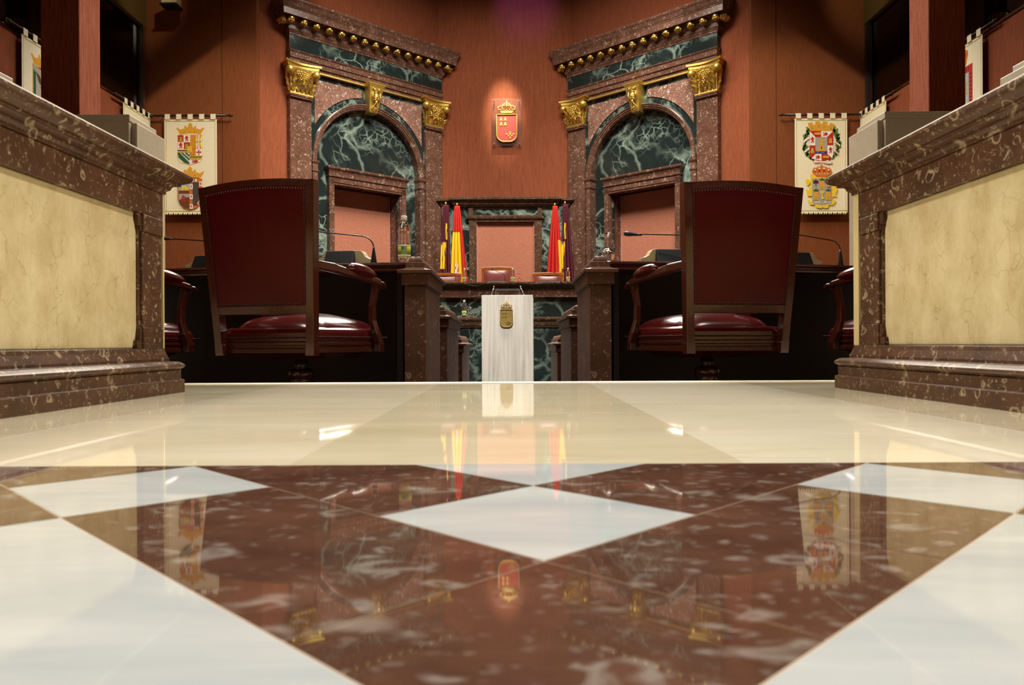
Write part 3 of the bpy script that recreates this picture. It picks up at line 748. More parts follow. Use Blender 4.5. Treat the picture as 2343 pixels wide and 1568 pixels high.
# ================================================================== LECTERN
LX, LY = -.058, 9.5
t = thing('marble_lectern', 'white streaked marble lectern with a brass coat of arms in the centre aisle', 'lectern', (LX, LY, -.82))
H = .758 + .82
mb('lectern').box(-.321, .321, 0, .05, 0, H).build('front_slab', t, .004)
mb('lectern_side').box(-.317, -.28, .05, .5, 0, H - .03).build('side_slab', t, .003); mb('lectern_side').box(.28, .33, .03, .5, 0, H - .03).build('side_slab', t, .003)
mb('lectern').box(-.28, .28, .05, .46, H - .06, H - .03).build('desk_top', t, .003)
e = thing('lectern_crest', 'aged brass crowned coat of arms fixed to the front of the white lectern', 'coat of arms', (LX - .010, LY, 0))
crest(e, .155, .213, 'brass', None, 0, -.012, .572, True)
tt = thing('reading_stand', 'dark metal reading rail standing on top of the white lectern', 'stand', (LX + .015, LY + .2, .73))
mb('black').box(-.17, .15, -.01, .01, .10, .118).build('rail', tt, .003)
for x in (-.16, .14): mb('steel').box(x - .005, x + .005, -.005, .005, 0, .10).build('post', tt)
for x0, x1, lb in ((-.215, -.165, 'thin grey microphone leaning right on the left of the lectern'), (.235, .165, 'thin grey microphone leaning left on the right of the lectern')):
    q = thing('lectern_microphone', lb, 'microphone', (LX + x0, LY + .12, .73), 0, 'microphones on the lectern')
    mb('steel').tube([(0, 0, 0), ((x1 - x0) * .7, -.02, .10)], .003, 6).build('stem', q)
    mb('steel').tube([((x1 - x0) * .7, -.02, .10), (x1 - x0, -.03, .15)], [.005, .010], 8).build('head', q)
# ================================================================== ROSTRUM AND SECRETARIES DESK
struct(mb('greend').box(-2.6, 2.36, 12.6, 15.3, -.82, .3).build('floor_dais'))
t = thing('rostrum_desk', 'long brown marble desk with green marble front, before the central panel', 'desk', (XM, 13.0, -.82))
W = 1.95; zt = 1.203 + .82
pr = [(-.25, zt - .115), (.0, zt - .115), (.0, zt - .105), (.02, zt - .095), (.03, zt - .06), (.07, zt - .035), (.075, zt - .03), (.075, zt), (-.25, zt)]
m = mb('redp').mould([(-W, .5), (-W, 0), (W, 0), (W, .5)], pr, 1); m.box(-W + .05, W - .05, .1, .7, zt - .05, zt - .0005); m.build('top', t, .002)
mb('red').box(-W, W, .0, .12, zt - .26, zt - .115).build('band', t, .003)
mb('green').box(-W, W, .05, .15, 0, zt - .262).build('front_panel', t)
t = thing('secretary_desk', 'dark green marble desk with brown moulded top behind the white lectern', 'desk', (XM, 10.8, -.82))
zt = .527 + .82; W = 1.5
pr = [(-.25, zt - .145), (.0, zt - .145), (.0, zt - .13), (.015, zt - .12), (.02, zt - .07), (.05, zt - .04), (.055, zt - .03), (.055, zt), (-.25, zt)]
m = mb('redp').mould([(-W, .5), (-W, 0), (W, 0), (W, .5)], pr, 1); m.box(-W + .05, W - .05, .1, .6, zt - .05, zt - .0005); m.build('top', t, .002)
mb('greend').box(-W, W, .03, .12, 0, zt - .14).build('front_panel', t); mb('red').box(-W, W, .0, .03, 0, .1).build('plinth', t)
# ================================================================== BOTTLES AND GLASSES
def bottle(label, loc, s=1., group='water bottles on the desks'):
    t = thing('water_bottle', label, 'bottle', loc, .3, group)
    pr = [(.0, .0), (.026, .0), (.031, .006), (.032, .035), (.0315, .05)]
    for k in range(5):
        z = .105 + k * .013; pr += [(.033, z - .004), (.0305, z), (.033, z + .004)]
    pr[5:5] = [(.0325, .052), (.0325, .095)]
    pr += [(.033, .172), (.0325, .182), (.028, .198), (.019, .213), (.0145, .219), (.0145, .232), (0, .232)]
    mb('pet').lathe([(r, z) for r, z in pr], (0, 0, 0), 28, False).build('bottle_body', t)
    mb('cap').lathe([(0, .226), (.0155, .226), (.0165, .23), (.0165, .247), (.014, .25), (0, .25)], (0, 0, 0), 24, False).build('bottle_cap', t, .001)
    m = mb('c_label').lathe([(.0328, .040), (.0332, .040), (.0332, .090), (.0328, .090)], (0, 0, 0), 28, False); lb = m.build('label_sleeve', t)
    mb('c_cloth').lathe([(.0331, .088), (.0336, .088), (.0336, .094), (.0331, .094)], (0, 0, 0), 28, False).build('label_border', lb)
    mb('c_cloth').lathe([(.0331, .036), (.0336, .036), (.0336, .042), (.0331, .042)], (0, 0, 0), 28, False).build('label_border', lb)
    d = MB().mat('c_label2'); n = 6
    rg = lambda z, a0, a1: [(.0337 * math.cos(a0 + (a1 - a0) * i / n), .0337 * math.sin(a0 + (a1 - a0) * i / n), z) for i in range(n + 1)]
    d.loft([rg(.044, -PI / 2 - .7, -PI / 2 + .25), rg(.086, -PI / 2 - .7, -PI / 2 + .25)], False, False); d.build('label_patch', lb, fix=False)
    d = MB().mat('c_blue'); d.ball((.0335 * math.cos(-PI / 2 - .35), .0335 * math.sin(-PI / 2 - .35), .078), .0055, 8, (1, .3, 1)); d.build('label_emblem', lb)
    t.scale = (s, s, s)
    return t
def glass(label, loc, s=1.):
    t = thing('wine_glass', label, 'glass', loc, 0, 'upturned glasses on the desks')
    o = [(.026, 0), (.033, .015), (.0375, .035), (.036, .050), (.028, .064), (.014, .074), (.005, .080), (.0038, .09), (.0036, .135), (.006, .143), (.016, .149), (.034, .152)]
    i = [(.034, .1545), (0, .1545)]
    inner = [(0, .0715), (.012, .070), (.026, .062), (.0345, .049), (.036, .035), (.0315, .015), (.0247, 0)]
    m = mb('glass'); m.lathe(inner + o + i, (0, 0, 0), 32, False)
    m.build('glass_body', t); t.scale = (s, s, s); return t
# ================================================================== CHAIRS
G1 = 'leather armchairs at the first desk row'
def armchair(name, label, loc, rz, wd='wood', lt='leather', group=None):
    """origin on the floor below the seat centre, faces +y"""
    t = thing(name, label, 'chair', loc, rz, group)
    yb, yf = -.24, .27; wr, wf = .245, .300        # half widths rear / front
    def W(y): return wr + (wf - wr) * (y - yb) / (yf - yb)
    # seat rail: moulded
    rails = mb(wd)
    ring = lambda z, o: [(-W(yb) - o, yb - o, z), (W(yb) + o, yb - o, z), (W(yf) + o, yf - .03 + o, z), (W(yf) * .8, yf + .03 + o, z), (-W(yf) * .8, yf + .03 + o, z), (-W(yf) - o, yf - .03 + o, z)]
    rails.loft([ring(.362, -.012), ring(.364, .0), (ring(.382, .0)), ring(.385, -.006), ring(.395, -.006), ring(.398, .001), ring(.410, .001), ring(.413, -.006), ring(.422, -.006), ring(.424, -.03)], True, True, False)
    rails.build('seat_frame', t, .0015)
    # cushion
    cu = MB().mat(lt); N = 22; g = []
    for j in range(N + 1):
        for i in range(N + 1):
            u = -1 + 2 * i / N; v = -1 + 2 * j / N; y = yb + .012 + (yf + .015 - yb) * (v + 1) / 2; x = u * (W(y) - .008) * (1 - .13 * max(0, v) ** 6)
            e = min(1, (1 - abs(u)) / .30) ; f = min(1, (1 - abs(v)) / .42); e = math.sqrt(max(0, 1 - (1 - e) ** 2)); f = math.sqrt(max(0, 1 - (1 - f) ** 2))
            dip = .010 * math.exp(-((u) ** 2 * 3 + (v + .15) ** 2 * 3)); wr_ = .004 * math.sin(5 * u + 2 * v) * (1 - u * u) * (1 - v * v)
            if j == N: y += .02 * (1 - u * u)
            h = .425 + .072 * e * f + .055 * (1 - u * u) * (1 - v * v) - dip + wr_
            pinch = .018 * math.exp(-((u - .86) ** 2 + (v + .9) ** 2) * 30) + .018 * math.exp(-((u + .86) ** 2 + (v + .9) ** 2) * 30)
            g.append((x, y, h - pinch))
    fs = [(j * (N + 1) + i, j * (N + 1) + i + 1, (j + 1) * (N + 1) + i + 1, (j + 1) * (N + 1) + i) for j in range(N) for i in range(N)]
    cu.add(g, fs, True)
    cu.build('cushion', t, fix=False)
    # skirt of the cushion
    sk = MB().mat(lt); rr = [ring(.420, -.001), ring(.450, -.004), ring(.466, -.012), ring(.474, -.03)]
    sk.loft(rr, True, False, False); o = sk.build('cushion_side', t, .006)
    # back: four members, raked
    lean = math.radians(4.5); zr = .362
    def B(x, y, z):            # back plane coordinates -> chair
        return (x, yb - .012 + y - (z - zr) * math.tan(lean) - .018 * (1 - (x / .3) ** 2) * max(0, (z - .5)) / .55, z)
    xw = lambda z: .227 + .040 * (z - zr) / .7
    for sx in (-1, 1):
        p = mb(wd); rs = []
        for z in (.352, .40, .402, .48, .53, .65, .80, .95, 1.078):
            a = .021 if z < .401 else .0185
            xc = sx * xw(z); k = .0 if z < .48 else .0
            rs.append([B(xc - a, -.022, z), B(xc + a, -.022, z), B(xc + a, .022, z), B(xc - a, .022, z)])
        p.loft(rs, True, True, False); p.build('back_post', t, .004)
    def rail(z0, z1, arch, nm, th=.019):
        p = mb(wd); rs = []
        for i in range(13):
            f = -1 + 2 * i / 12; a = arch * (1 - f * f)
            x0, x1 = f * (xw(z0) - .012), f * (xw(z1) + (.017 if arch else -.012))
            rs.append([B(x0, -th, z0 + a * .8), B(x1, -th, z1 + a), B(x1, th, z1 + a), B(x0, th, z0 + a * .8)])
        p.loft(rs, True, True, False); p.build(nm, t, .003)
    rail(.528, .566, 0, 'back_bottom_rail'); rail(1.043, 1.075, .016, 'back_top_rail', .022)
    p = MB().mat('leather_back'); NX, NZ = 14, 14
    for sd, off in ((-1, -.0225), (1, .03)):
        vs = []
        for j in range(NZ + 1):
            for i in range(NX + 1):
                f = -1 + 2 * i / NX; z = .564 + (1.047 - .564) * j / NZ; x = f * (xw(z) - .017)
                zz = z + (.013 * (1 - f * f)) * (j / NZ)
                bul = .006 * (1 - f ** 4) * (1 - (2 * j / NZ - 1) ** 4) if sd < 0 else .03 * (1 - f ** 4) * (1 - (2 * j / NZ - 1) ** 4)
                vs.append(B(x, off + sd * bul, zz))
        fs = [(j * (NX + 1) + i, j * (NX + 1) + i + 1, (j + 1) * (NX + 1) + i + 1, (j + 1) * (NX + 1) + i) for j in range(NZ) for i in range(NX)]
        p.add(vs, fs, True)
    p.build('back_panel', t, fix=False)
    nl = MB().mat('nail')
    def nail(q): nl.ball(q, .0044, 6, (1, .8, 1))
    for i in range(40):
        f = -1 + 2 * i / 39
        x = f * (xw(.57) - .021); nail(B(x, -.025, .570)); x = f * (xw(1.04) - .021); nail(B(x, -.025, 1.038 + .013 * (1 - f * f)))
    for j in range(44):
        z = .572 + (1.036 - .572) * j / 43
        for sx in (-1, 1): nail(B(sx * (xw(z) - .021), -.025, z))
    for i in range(38):
        f = -1 + 2 * i / 37; nail((f * wr * .9, yb - .004, .431))
        for sx in (-1, 1): y = yb + (yf - yb) * (i / 37); nail((sx * (W(y) + .003), y, .431))
    stuff(nl.build('nail_trim', t))
    # arms
    for sx in (-1, 1):
        za = .70
        pts = [(sx * (xw(.73) + .004), B(0, 0, .73)[1] + .02, .735), (sx * .272, yb + .08, .728), (sx * .290, yb + .2, .712), (sx * .302, yb + .33, .702), (sx * .302, yb + .42, .690), (sx * .298, yb + .455, .682)]
        rs = []
        for i, q in enumerate(pts):
            hh = (.020, .022, .019, .02, .018, .010)[i]; ww = (.012, .016, .02, .024, .022, .016)[i]; q = Vector(q)
            rs.append([q + Vector((a * ww, 0, b * hh)) for a, b in ((-1, -.6), (-.6, -1), (.6, -1), (1, -.6), (1, .6), (.6, 1), (-.6, 1), (-1, .6))])
        a = mb(wd).loft(rs, True, True, False); ar = a.build('arm', t, .003)
        m3 = Matrix.Rotation(-.12, 3, 'X')
        pd = MB().mat(lt).ball((sx * .298, yb + .285, .728), 1, 18, (.036, .125, .034), m3); pd.build('arm_pad', ar)
        nn = MB().mat('nail')
        for j in range(24):
            an = 2 * PI * j / 24; q = Vector((sx * .298, yb + .285, .722)) + m3 @ Vector((.031 * math.cos(an), .121 * math.sin(an), -.004)); nn.ball(q, .003, 5)
        stuff(nn.build('arm_nails', ar))
        # carved hand end
        pw_ = mb(wd)
        for j in (-1, 0, 1): pw_.tube([(sx * .300 + j * .010, yb + .43, .690), (sx * .300 + j * .012, yb + .462, .688), (sx * .300 + j * .012, yb + .482, .676), (sx * .300 + j * .011, yb + .478, .662)], [.009, .0095, .009, .006], 8)
        pw_.build('arm_end', ar)
        sp = mb(wd); rs = []
        for q, r_ in (((sx * .298, yb + .42, .685), .020), ((sx * .296, yb + .405, .64), .017), ((sx * .292, yb + .39, .58), .016), ((sx * .296, yb + .385, .51), .017), ((sx * .306, yb + .40, .45), .02), ((sx * .310, yb + .42, .40), .022), ((sx * .306, yb + .425, .362), .022)):
            q = Vector(q); rs.append([q + Vector((a * r_ * .8, b * r_, 0)) for a, b in ((-1, -1), (1, -1), (1, 1), (-1, 1))])
        sp.loft(rs, True, True, False); sp.build('arm_support', t, .004)
        # front leg block and panels at the corners
    pl = mb(wd); pl.loft([[(-.24, -.17, .362), (.24, -.17, .362), (.24, .19, .362), (-.24, .19, .362)], [(-.20, -.13, .335), (.20, -.13, .335), (.20, .15, .335), (-.20, .15, .335)]][::-1], True, True, False)
    pl.build('base_plate', t, .002)
    mb('blackg').lathe([(.03, .27), (.03, .335)], (0, .01, 0), 16).build('spindle', t)
    col = mb(wd).lathe([(.05, .05), (.052, .12), (.044, .14), (.05, .16), (.05, .175), (.044, .185), (.052, .2), (.052, .22), (.046, .23), (.055, .25), (.06, .27), (.05, .285), (.03, .29)], (0, .01, 0), 28); col.build('column', t)
    for k in range(5):
        a = 2 * PI * k / 5 + .3; l = mb(wd).tube([(.03 * math.cos(a), .01 + .03 * math.sin(a), .09), (.16 * math.cos(a), .01 + .16 * math.sin(a), .075), (.27 * math.cos(a), .01 + .27 * math.sin(a), .045)], [.03, .024, .014], 8); lg = l.build('leg', t)
        mb('blackg').ball((.27 * math.cos(a), .01 + .27 * math.sin(a), .02), .02, 10).build('caster', lg)
    return t
ch = armchair('leather_armchair', 'oxblood leather armchair seen from behind, left of the aisle', (-.978, 3.50, -.25), -math.radians(18), group=G1)
dup(ch, (.925, 3.58, -.25), math.radians(14), 'oxblood leather armchair seen from behind, right of the aisle')
dup(ch, (-1.965, 3.70, -.25), -math.radians(15), 'oxblood armchair mostly hidden behind the left parapet, only arm and seat showing')
dup(ch, (1.955, 3.70, -.25), math.radians(15), 'oxblood armchair mostly hidden behind the right parapet, only arm and seat showing')
# rostrum chairs: simple-backed, seen from the front
def front_chair(label, loc):
    t = thing('rostrum_chair', label, 'chair', loc, PI, 'chairs behind the rostrum desk')
    w_ = .285
    m = mb('wood_light')
    for sx in (-1, 1): mb('wood_light').box(sx * (w_ - .022) - .022, sx * (w_ - .022) + .022, -.26, -.21, 0, 1.09).build('back_post', t, .006)
    m = mb('wood_light'); rs = []
    for i in range(11):
        f = -1 + 2 * i / 10; a = .012 * (1 - f * f)
        rs.append([(f * w_, -.265, 1.045 + a), (f * w_, -.205, 1.045 + a), (f * w_, -.205, 1.10 + a), (f * w_, -.265, 1.10 + a)])
    m.loft(rs, True, True, False); m.build('back_top_rail', t, .004)
    mb('wood_light').box(-w_, w_, -.25, -.22, .55, .59).build('back_bottom_rail', t)
    p = MB().mat('leather_rose'); N = 12; vs = []
    for j in range(N + 1):
        for i in range(N + 1):
            u = -1 + 2 * i / N; v = -1 + 2 * j / N; pin = .012 * (u * u) * (v * v)
            vs.append((u * (w_ - .042) * (1 - .02 * (1 - v * v)), -.20 + .035 * (1 - u ** 4) * (1 - v ** 4), .81 + v * (.225 + pin)))
    p.add(vs, [(j * (N + 1) + i, j * (N + 1) + i + 1, (j + 1) * (N + 1) + i + 1, (j + 1) * (N + 1) + i) for j in range(N) for i in range(N)], True)
    p.build('back_panel', t, fix=False)
    MB().mat('leather_rose').ball((0, .02, .46), 1, 16, (.27, .25, .06)).build('cushion', t)
    mb('wood_light').box(-.28, .28, -.24, .26, .38, .44).build('seat_frame', t, .01)
    for sx in (-1, 1):
        for y in (-.22, .23): mb('wood_light').box(sx * .25 - .02, sx * .25 + .02, y - .02, y + .02, 0, .39).build('leg', t)
    return t
front_chair('rose leather chair with light wood frame at the middle of the rostrum desk', (-.275, 13.95, .475))
front_chair('rose leather chair with light wood frame left of the rostrum, by flags', (-1.225, 13.9, .36))
front_chair('rose leather chair with light wood frame right of the rostrum, by flags', (.675, 13.9, .36))
for x, y, h in ((-.275, 13.95, .475), (-1.225, 13.9, .36), (.675, 13.9, .36)):
    struct(mb('greend').box(x - .4, x + .4, y - .35, y + .35, .3, h).build('floor_podium'))
# ================================================================== DESK ROWS, PIERS
AXC = -.02
def pier(sg, y0, y1, zt, zf, label):
    t = thing('marble_pier', label, 'pier', (AXC + sg * .4775, y0, zf), 0, 'marble piers at the desk ends'); D = y1 - y0; z = zt - zf
    mb('redb').box(-.055, .055, 0, D, 0, z - .157).build('shaft', t, .002)
    m = mb('redb').stack(-.055, .055, 0, D, [(z - .157, .0), (z - .15, .014), (z - .097, .014), (z - .094, .016), (z - .092, .033), (z - .075, .034)])
    m.build('lower_cap', t, .0015)
    lv = [(z - .075, .034)] + [(z - .075 + .014 * f, .034 - .040 * math.sin(PI / 2 * f)) for f in (.15, .4, .7, 1)] + [(z - .034, -.0065), (z - .032, -.018)]
    lv += [(z - .032 + .032 * math.sin(a), -.018 - .024 * (1 - math.cos(a))) for a in [PI / 2 * k / 7 for k in range(1, 8)]]
    mb('redb').stack(-.055, .055, 0, D, lv).build('cap_moulding', t, .001)
    mb('black').lathe([(0, 0), (.010, 0), (.010, .008), (0, .008)], (0, .05, z), 12, False).build('rubber_stud', t)
    return t
for sg, sd in ((-1, 'left'), (1, 'right')):
    nr = {-1: 'near the water bottle', 1: 'near the upturned glass'}[sg]
    pier(sg, 3.9, 4.66, .605, -.25, 'brown marble desk end pier %s of the aisle, nearest and tallest, %s' % (sd, nr))
    pier(sg, 5.16, 6.25, .412, -.44, 'middle brown marble desk end pier %s of the aisle' % sd)
    pier(sg, 6.72, 7.85, .225, -.63, 'lowest and farthest brown marble desk end pier %s of the aisle' % sd)
def arcpts(R, a0, a1, n, cy): return [(math.sin(a0 + (a1 - a0) * i / n), R, a0 + (a1 - a0) * i / n) for i in range(n + 1)]
def desk(sg, R, cy, zt, zf, label, amax, depth=.46):
    t = thing('curved_desk', label, 'desk', (AXC, cy, zf), 0, 'curved desk rows'); H = zt - zf
    def P(a, r, z): return (sg * r * math.sin(a), -r * math.cos(a), z)
    a0 = math.asin(.535 / R); n = 18
    def sweep(mat, prof, nm, bev=0.):
        rs = [[P(a0 + (amax - a0) * i / n, r, z) for r, z in prof] for i in range(n + 1)]
        return mb(mat).loft(rs, True, True, False).build(nm, t, bev)
    sweep('desk', [(R - depth, H - .03), (R - .03, H - .05), (R - .012, H - .05), (R - .004, H - .045), (R - .002, H - .035), (R - .012, H - .030), (R - .010, H - .018), (R, H - .014), (R + .002, H - .006), (R - .003, H), (R - depth, H)], 'worktop', .001)
    sweep('desk', [(R - depth, H), (R - depth + .03, H), (R - depth + .03, H + .014), (R - depth, H + .014)], 'back_ledge', .002)
    sweep('desk_shaded', [(R - depth + .03, 0), (R - depth + .07, 0), (R - depth + .07, H - .022), (R - depth + .03, H - .022)], 'modesty_panel')
    s = mb('desk_shaded'); a = a0 + .004
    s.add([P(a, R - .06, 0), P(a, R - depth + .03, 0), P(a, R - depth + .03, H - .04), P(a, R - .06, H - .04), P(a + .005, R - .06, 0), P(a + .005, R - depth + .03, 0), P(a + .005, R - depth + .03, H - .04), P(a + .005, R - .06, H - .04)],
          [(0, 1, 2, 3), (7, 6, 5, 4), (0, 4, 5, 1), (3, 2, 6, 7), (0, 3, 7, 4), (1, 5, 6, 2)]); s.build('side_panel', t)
    return t
for sg, sd in ((-1, 'left'), (1, 'right')):
    desk(sg, 6.0, 9.9, .575, -.25, 'curved dark mahogany desk in front of the armchairs, %s of the aisle' % sd, .46)
    desk(sg, 4.7, 9.9, .385, -.44, 'second curved mahogany desk row, %s of the aisle, hidden behind the first' % sd, .5)
def console(sg, a, label):
    R = 5.80; t = thing('desk_console', label, 'console', (AXC + sg * R * math.sin(a), 9.9 - R * math.cos(a), .575), sg * a, 'consoles on the first desk row')
    s = MB().mat('shell'); pts = [(-.17, .012), (.17, .012), (.17, .040), (.145, .046), (.125, .058), (.115, .075), (.105, .088), (.095, .09), (-.095, .09), (-.105, .088), (-.115, .075), (-.125, .058), (-.145, .046), (-.17, .040)]
    s.prism(pts, .0, .07, 'y'); s.build('stone_shell', t, .002)
    mb('black').box(-.15, .15, -.01, .06, 0, .012).build('foot_strip', t)
    k = mb('black'); k.loft([[(-.095, -.055, -.004 + .004), (.075, -.055, 0), (.075, .0, 0), (-.095, .0, 0)], [(-.088, -.02, .088), (.068, -.02, .088), (.068, .0, .088), (-.088, .0, .088)]], True, True, False)
    k.build('speaker_box', t, .003)
    return t
def mic(sg, base, reach, rise, label, rz=0.):
    t = thing('gooseneck_microphone', label, 'microphone', base, rz, 'gooseneck microphones on the first desk row')
    mb('black').lathe([(0, 0), (.017, 0), (.017, .01), (.013, .04), (.006, .085), (.0045, .1), (0, .1)], (0, 0, 0), 16, False).build('base', t)
    pts = [(0, 0, .09)]
    for i in range(1, 9):
        f = i / 8; a = PI / 2 * f * .93; pts.append((-.07 * (1 - math.cos(a)), 0, .09 + .065 * math.sin(a)))
    x0, z0 = pts[-1][0], pts[-1][2]
    for i in range(1, 7): f = i / 6; pts.append((x0 - (reach + x0) * f, 0, z0 + (rise - z0) * f))
    mb('blackg').tube(pts, .0035, 8).build('stem', t)
    e = Vector(pts[-1]); d = Vector((-1, 0, .1)).normalized()
    mb('black').tube([e - d * .07, e - d * .05, e - d * .02, e + d * .0, e + d * .02, e + d * .027], [.0035, .006, .010, .0135, .013, .006], 12).build('head', t)
    return t
console(-1, math.radians(9.0), 'stone and black desk console left of the aisle, beside the water bottle')
console(-1, math.radians(17.2), 'stone and black desk console at far left, between parapet and armchair')
console(1, math.radians(8.9), 'stone and black desk console right of the aisle, beside the upturned glass')
console(1, math.radians(16.6), 'stone and black desk console at far right, between armchair and parapet')
mic(-1, (-.738, 4.06, .575), .40, .19, 'black gooseneck microphone rising between left armchair and water bottle')
mic(-1, (-1.545, 4.28, .575), .43, .18, 'black gooseneck microphone with its head beside the left parapet')
mic(1, (1.085, 4.10, .575), .45, .165, 'black gooseneck microphone with its head beside the upturned glass')
mic(1, (1.865, 4.30, .575), .42, .215, 'black gooseneck microphone on the desk between right armchair and parapet')
bottle('half-litre water bottle with yellow-green label on the desk end, left of the aisle', (-.566, 4.0, .576))
glass('stemmed glass turned upside down on the desk end, right of the aisle', (.512, 4.03, .576), 1.02)
RZ = 1.203
for x, lb in ((-.815, 'small water bottle on the rostrum by the left chair'), (.019, 'small water bottle on the rostrum beside the middle chair'), (.975, 'small water bottle on the rostrum beside the right chair')):
    bottle(lb, (x, 13.1, RZ), 1.0)
bottle('small water bottle on the secretaries desk left of the white lectern', (-.685, 10.9, .527), 1.0)
for x, y, z, lb in ((-.705, 13.12, RZ, 'upturned glass on the rostrum between left and middle chair'), (.135, 13.12, RZ, 'upturned glass on the rostrum right of the middle chair'), (1.095, 13.2, RZ, 'upturned glass on the rostrum right of the right-hand bottle'),
                    (-.59, 10.92, .527, 'upturned glass on the secretaries desk beside the small bottle'), (.93, 10.95, .527, 'upturned glass at the right end of the secretaries desk')):
    glass(lb, (x, y, z), .98)
for x, lb in ((-1.12, 'flat black console with microphone before the left rostrum chair'), (-.26, 'flat black console with microphone before the middle rostrum chair'), (.66, 'flat black console with microphone before the right rostrum chair')):
    t = thing('rostrum_console', lb, 'console', (x, 13.15, RZ), 0, 'consoles on the rostrum desk')
    k = mb('black').loft([[(-.17, -.06, 0), (.17, -.06, 0), (.17, .08, 0), (-.17, .08, 0)], [(-.165, -.055, .02), (.165, -.055, .02), (.165, .075, .045), (-.165, .075, .045)]], True, True, False); k.build('console_body', t, .003)
    mb('blackg').tube([(.145, 0, .03), (.145, 0, .10), (.13, 0, .14), (.09, -.01, .165), (.0, -.03, .20), (-.07, -.05, .225)], .004, 8).build('stem', t)
    mb('black').tube([(-.06, -.048, .222), (-.10, -.058, .235)], [.008, .013], 10).build('head', t)
def cable(label, pts):
    o = mb('blackg').tube(pts, .0035, 6).build('cable'); tag(o, label, 'cable', 'cables on the rostrum front')
def sag(x0, x1, z0, dz, y=12.91, n=10): return [(x0 + (x1 - x0) * i / n, y - .0 * i, z0 - dz * (1 - (2 * i / n - 1) ** 2)) for i in range(n + 1)]
cable('thin black cable drooping over the left rostrum front', sag(-.83, -.42, RZ + .004, .07))
cable('thin black cable drooping over the rostrum front right of centre', sag(.10, .62, RZ + .004, .045))
cable('thin black cable hanging down at the right end of the rostrum', [(.82, 12.92, RZ + .004), (.92, 12.91, RZ - .04), (1.03, 12.90, RZ - .12), (1.08, 12.90, RZ - .2)])
# ================================================================== FLAGS
def flag(label, x, y, ztop, zbot, wt, wb, cols, bias, emb):
    t = thing('draped_flag', label, 'flag', (x, y, .3), 0, 'flags behind the rostrum')
    mb('wood_light').tube([(0, .03, 0), (0, .03, ztop - .3 + .02)], .012, 8).build('pole', t)
    mb('gold_plain').ball((0, .03, ztop - .3 + .035), .02, 8, (1, 1, 1.6)).build('finial', t)
    NX, NZ = 56, 40; m = MB()
    keys = list(dict.fromkeys(cols)); 
    for k in keys: m.mat(k)
    vs = []
    for j in range(NZ + 1):
        f = j / NZ; z = ztop + (zbot - ztop) * f - .3; wd = wt + (wb - wt) * f ** .8
        for i in range(NX + 1):
            u = i / NX; ph_ = 2 * PI * (4.2 * u + .25 * math.sin(3 * f)); dep = (.018 + .035 * f)
            vs.append((wd * (u - .5) + bias * f + .006 * math.sin(ph_ * 1.0 + 1), -.02 + dep * math.sin(ph_), z))
    b = 0; fs = []; mis = []
    for j in range(NZ):
        for i in range(NX):
            u = (i + .5) / NX; f = (j + .5) / NZ
            fs.append((j * (NX + 1) + i, j * (NX + 1) + i + 1, (j + 1) * (NX + 1) + i + 1, (j + 1) * (NX + 1) + i)); mis.append(emb(u, f))
    me_o = m.add(vs, fs, True); m.mi = [m.mats.index(M[k]) for k in mis]
    o = m.build('cloth', t, fix=False); sm = o.modifiers.new('solid', 'SOLIDIFY'); sm.thickness = .004
    return t
def maroon(u, f, bias=0.):
    if .17 < f < .33 and .55 + bias < u < .80 + bias: return 'c_fyellow' if (int(u * 40) + int(f * 40)) % 5 else 'c_maroon'
    if .34 < f < .60 and .05 + bias < u < .62 + bias - (f - .34) * .4:
        return 'c_blue' if (int(u * 18) * 7 + int(f * 30) * 3) % 11 == 0 else 'c_fyellow'
    return 'c_maroon'
def spain_l(u, f):
    c = .12 + .35 * max(0, f - .26)
    if f < .25: return 'c_fred'
    lo = .12 - .1 * f; hi = .66 + .06 * f
    if f > .82: lo = .05 + (f - .82) * 2.9
    if u < lo or u > hi: return 'c_fred'
    if .56 < f < .66 and .22 < u < .52: return 'c_white' if (int(u * 30) + int(f * 50)) % 3 else 'c_fred'
    if .66 <= f < .78 and .30 < u < .58: return 'c_fred' if int((u + f * .9) * 40) % 3 == 0 else 'c_fyellow'
    return 'c_fyellow'
def spain_r(u, f):
    if f < .32: return 'c_fred'
    lo = .78 - .35 * (f - .32)
    if u < lo: return 'c_fred'
    if .60 < f < .80 and u > .68:
        q = (int(u * 14) + int(f * 26)) % 4; return ('c_fred', 'c_white', 'c_fyellow', 'c_orange')[q]
    if .86 < f < .95 and u > .75: return 'c_sky'
    return 'c_fyellow'
flag('dark maroon flag with yellow patch, furthest left behind the rostrum', -1.235, 14.25, 2.76, .75, .10, .26, ['c_maroon', 'c_fyellow', 'c_blue'], -.02, lambda u, f: maroon(u, f))
flag('red and yellow striped flag left of the central panel', -1.02, 14.2, 2.73, .75, .09, .42, ['c_fred', 'c_fyellow', 'c_white'], .04, spain_l)
flag('red and yellow striped flag right of the central panel', .815, 14.2, 2.72, .75, .08, .42, ['c_fred', 'c_fyellow', 'c_white', 'c_orange', 'c_sky'], .0, spain_r)
flag('dark maroon flag with yellow patch, furthest right behind the rostrum', 1.01, 14.25, 2.76, .75, .08, .34, ['c_maroon', 'c_fyellow', 'c_blue'], .06, lambda u, f: maroon(u, f, -.25) if u < .45 else 'c_maroon')
